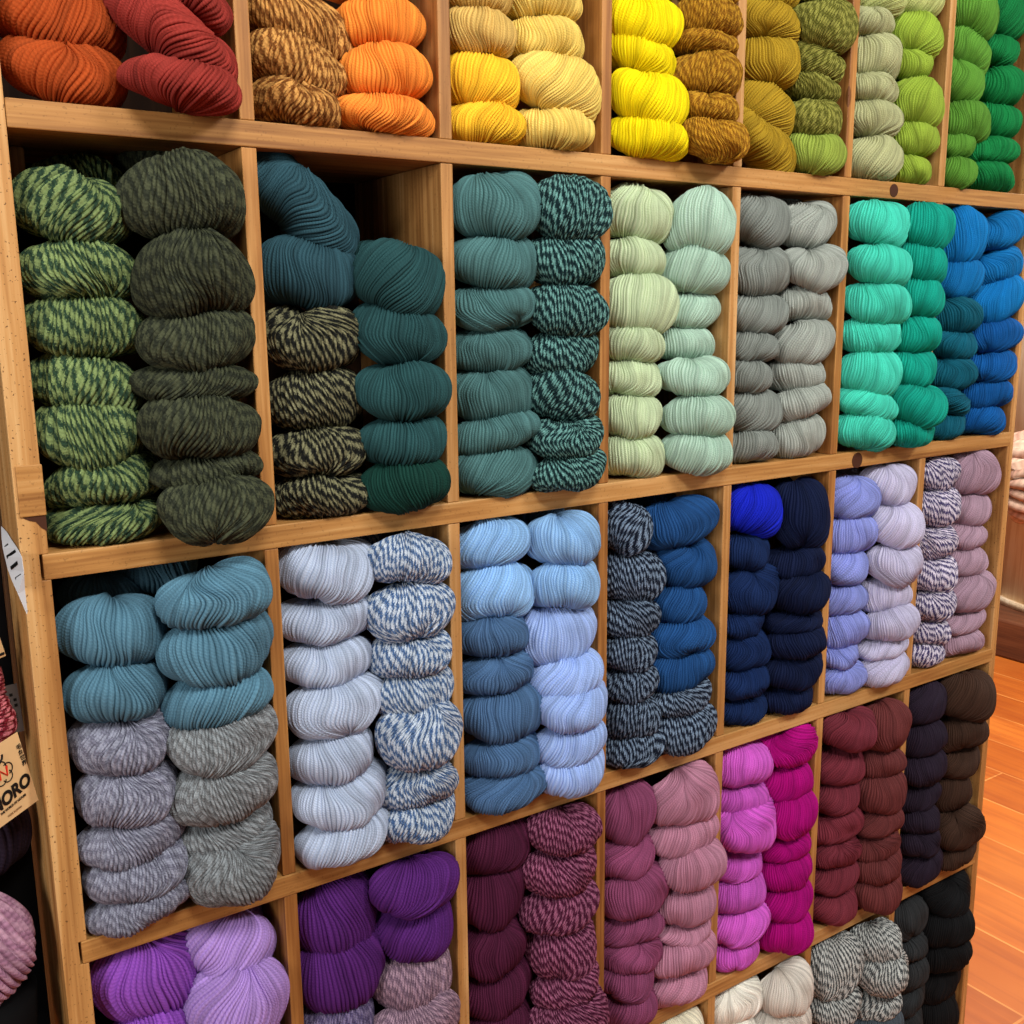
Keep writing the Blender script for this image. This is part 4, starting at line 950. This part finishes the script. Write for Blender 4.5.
bm = bmesh.new(); box(bm, -.60, -.034, -.01, .1, .735, .75); dpart(obj('ledge', bm, BLK))

# ------------------------------------------------------------------ beyond the right end
t = NT('orange_floor')
co = t.n('ShaderNodeTexCoord'); mp = t.n('ShaderNodeMapping'); mp.inputs['Rotation'].default_value = (0, 0, R(90)); mp.inputs['Location'].default_value = (0, -.115, 0); t.l(co.outputs['Object'], mp.inputs['Vector'])
br = t.n('ShaderNodeTexBrick', i_Scale=1.0, i_Mortar_Size=.0035, i_Mortar_Smooth=.3, i_Brick_Width=1.9, i_Row_Height=.215, offset=.37)
br.inputs['Color1'].default_value = lin((170, 84, 26)); br.inputs['Color2'].default_value = lin((200, 108, 38)); br.inputs['Mortar'].default_value = lin((214, 138, 70))
t.l(mp.outputs[0], br.inputs['Vector'])
mp2 = t.n('ShaderNodeMapping'); mp2.inputs['Scale'].default_value = (22, 1.2, 1); t.l(co.outputs['Object'], mp2.inputs['Vector'])
nz = t.n('ShaderNodeTexNoise', i_Scale=1.5, i_Detail=6.0, i_Distortion=.8); t.l(mp2.outputs[0], nz.inputs['Vector'])
nb = t.n('ShaderNodeTexNoise', i_Scale=2.2, i_Detail=4.0); t.l(co.outputs['Object'], nb.inputs['Vector'])
c = t.mix(t.math('MULTIPLY', t.math('SUBTRACT', nz.outputs[0], .42, clamp=True), 2.0, clamp=True), br.outputs[0], lin((140, 58, 22)))
c = t.mix(t.math('MULTIPLY', t.math('SUBTRACT', nb.outputs[0], .45, clamp=True), 1.6, clamp=True), c, lin((212, 126, 50)))
t.l(c, t.b.inputs['Base Color']); t.b.inputs['Roughness'].default_value = .38
FLOOR = t.m
bm = bmesh.new(); box(bm, -2.5, 7.0, -3.5, 5.0, -.05, 0, 0); tag(obj('floor', bm, FLOOR), kind='structure')
WALL = plain('warm_wall', (214, 190, 160), .8)
bm = bmesh.new(); box(bm, 6.2, 6.3, -3.5, 5.0, 0, 3.0, 0); tag(obj('wall_right', bm, WALL), kind='structure')
bm = bmesh.new(); box(bm, -2.5, 6.2, 4.9, 5.0, 0, 3.0, 0); tag(obj('wall_back', bm, WALL), kind='structure')
bm = bmesh.new(); box(bm, 3.97, 5.6, .35, 3.2, 0, .17, .01)
pl = obj('platform', bm, wood('brown_platform_wood', 1, (78, 42, 26), (98, 54, 32), (116, 68, 42), .05))
tag(pl, 'low dark brown platform on the orange floor beyond the shelf', 'platform')
bm = bmesh.new(); bmesh.ops.create_cone(bm, segments=96, cap_ends=True, radius1=.52, radius2=.50, depth=2.3, matrix=Matrix.Translation((4.66, 1.25, .171 + 1.15)))
bmesh.ops.create_cone(bm, segments=96, cap_ends=True, radius1=.535, radius2=.535, depth=.03, matrix=Matrix.Translation((4.66, 1.25, .187)))
dr = obj('wooden_column', bm, wood('pale_column_wood', 2, (206, 174, 138), (226, 198, 162), (240, 220, 192), .05), smooth=True)
for p in dr.data.polygons: p.use_smooth = abs(p.normal.z) < .5
tag(dr, 'pale round wooden column standing on the brown platform at right', 'column')
MAT['creamhank'] = yarn_mat('cream_hank', (196, 164, 142), (184, 142, 122))
me = skein_mesh('yarn_hank', .19, .13, .13, 601, MAT['creamhank'], strand=.044, skew=.05, pinch=.0)
h2 = bpy.data.objects.new('yarn_hank', me); COL.objects.link(h2); h2.location = (4.06, 1.29, .80); h2.rotation_euler = (R(0), R(84), R(-58))
tag(h2, 'large cream and pink yarn hank hanging on the pale column at right', 'yarn hank')
bm = bmesh.new(); bmesh.ops.create_uvsphere(bm, u_segments=20, v_segments=12, radius=.028, matrix=Matrix.Translation((3.55, 1.2, .03)))
# small black rubber caster peeking past the unit
bm.free()

# ------------------------------------------------------------------ light and camera
def area(loc, tgt, size, power, col, sy=None):
    l = bpy.data.lights.new('shop_and_fill_light', 'AREA'); l.energy = power; l.color = col; l.size = size  # used for the shop ceiling lamps and the added fills
    if sy: l.shape = 'RECTANGLE'; l.size_y = sy
    o = bpy.data.objects.new('shop_and_fill_light', l); COL.objects.link(o); o.location = loc
    o.rotation_euler = (Vector(tgt) - Vector(loc)).to_track_quat('-Z', 'Y').to_euler()
area((.1, -1.5, 2.75), (.4, 0, 1.1), .6, 31, (1, .98, .94), .4)
area((1.5, -1.7, 2.75), (1.3, 0, 1.0), .6, 34, (1, .97, .92), .4)
area((-1.9, -1.3, 1.9), (.7, .1, 1.2), .9, 34, (1, .98, .95), .9)  # added side fill that brightens the left faces of the dividers
area((3.2, -.6, 2.6), (4.3, 1.1, 1.0), 1.0, 85, (1, .97, .93), 1.0)  # added fill to brighten the pale column
area((3.0, .9, 2.9), (3.0, .8, 0), 1.6, 82, (1, .95, .88), 1.6)  # added overhead fill to brighten the orange floor
w = bpy.data.worlds.new('shop_air'); SC.world = w; w.use_nodes = True
w.node_tree.nodes['Background'].inputs[0].default_value = (1, .97, .93, 1)
w.node_tree.nodes['Background'].inputs[1].default_value = .12
SC.view_settings.view_transform = 'Standard'
SC.view_settings.look = 'None'
SC.view_settings.exposure = 0.0

cam = bpy.data.cameras.new('camera'); co_ = bpy.data.objects.new('camera', cam); COL.objects.link(co_)
cam.sensor_width = 36; cam.lens = 1026.10587 / 1024 * 36; cam.clip_start = .01
co_.location = (-.1565175, -1.026225, 1.501155)
co_.rotation_euler = (1.37757, .00959, -.58732)
SC.camera = co_
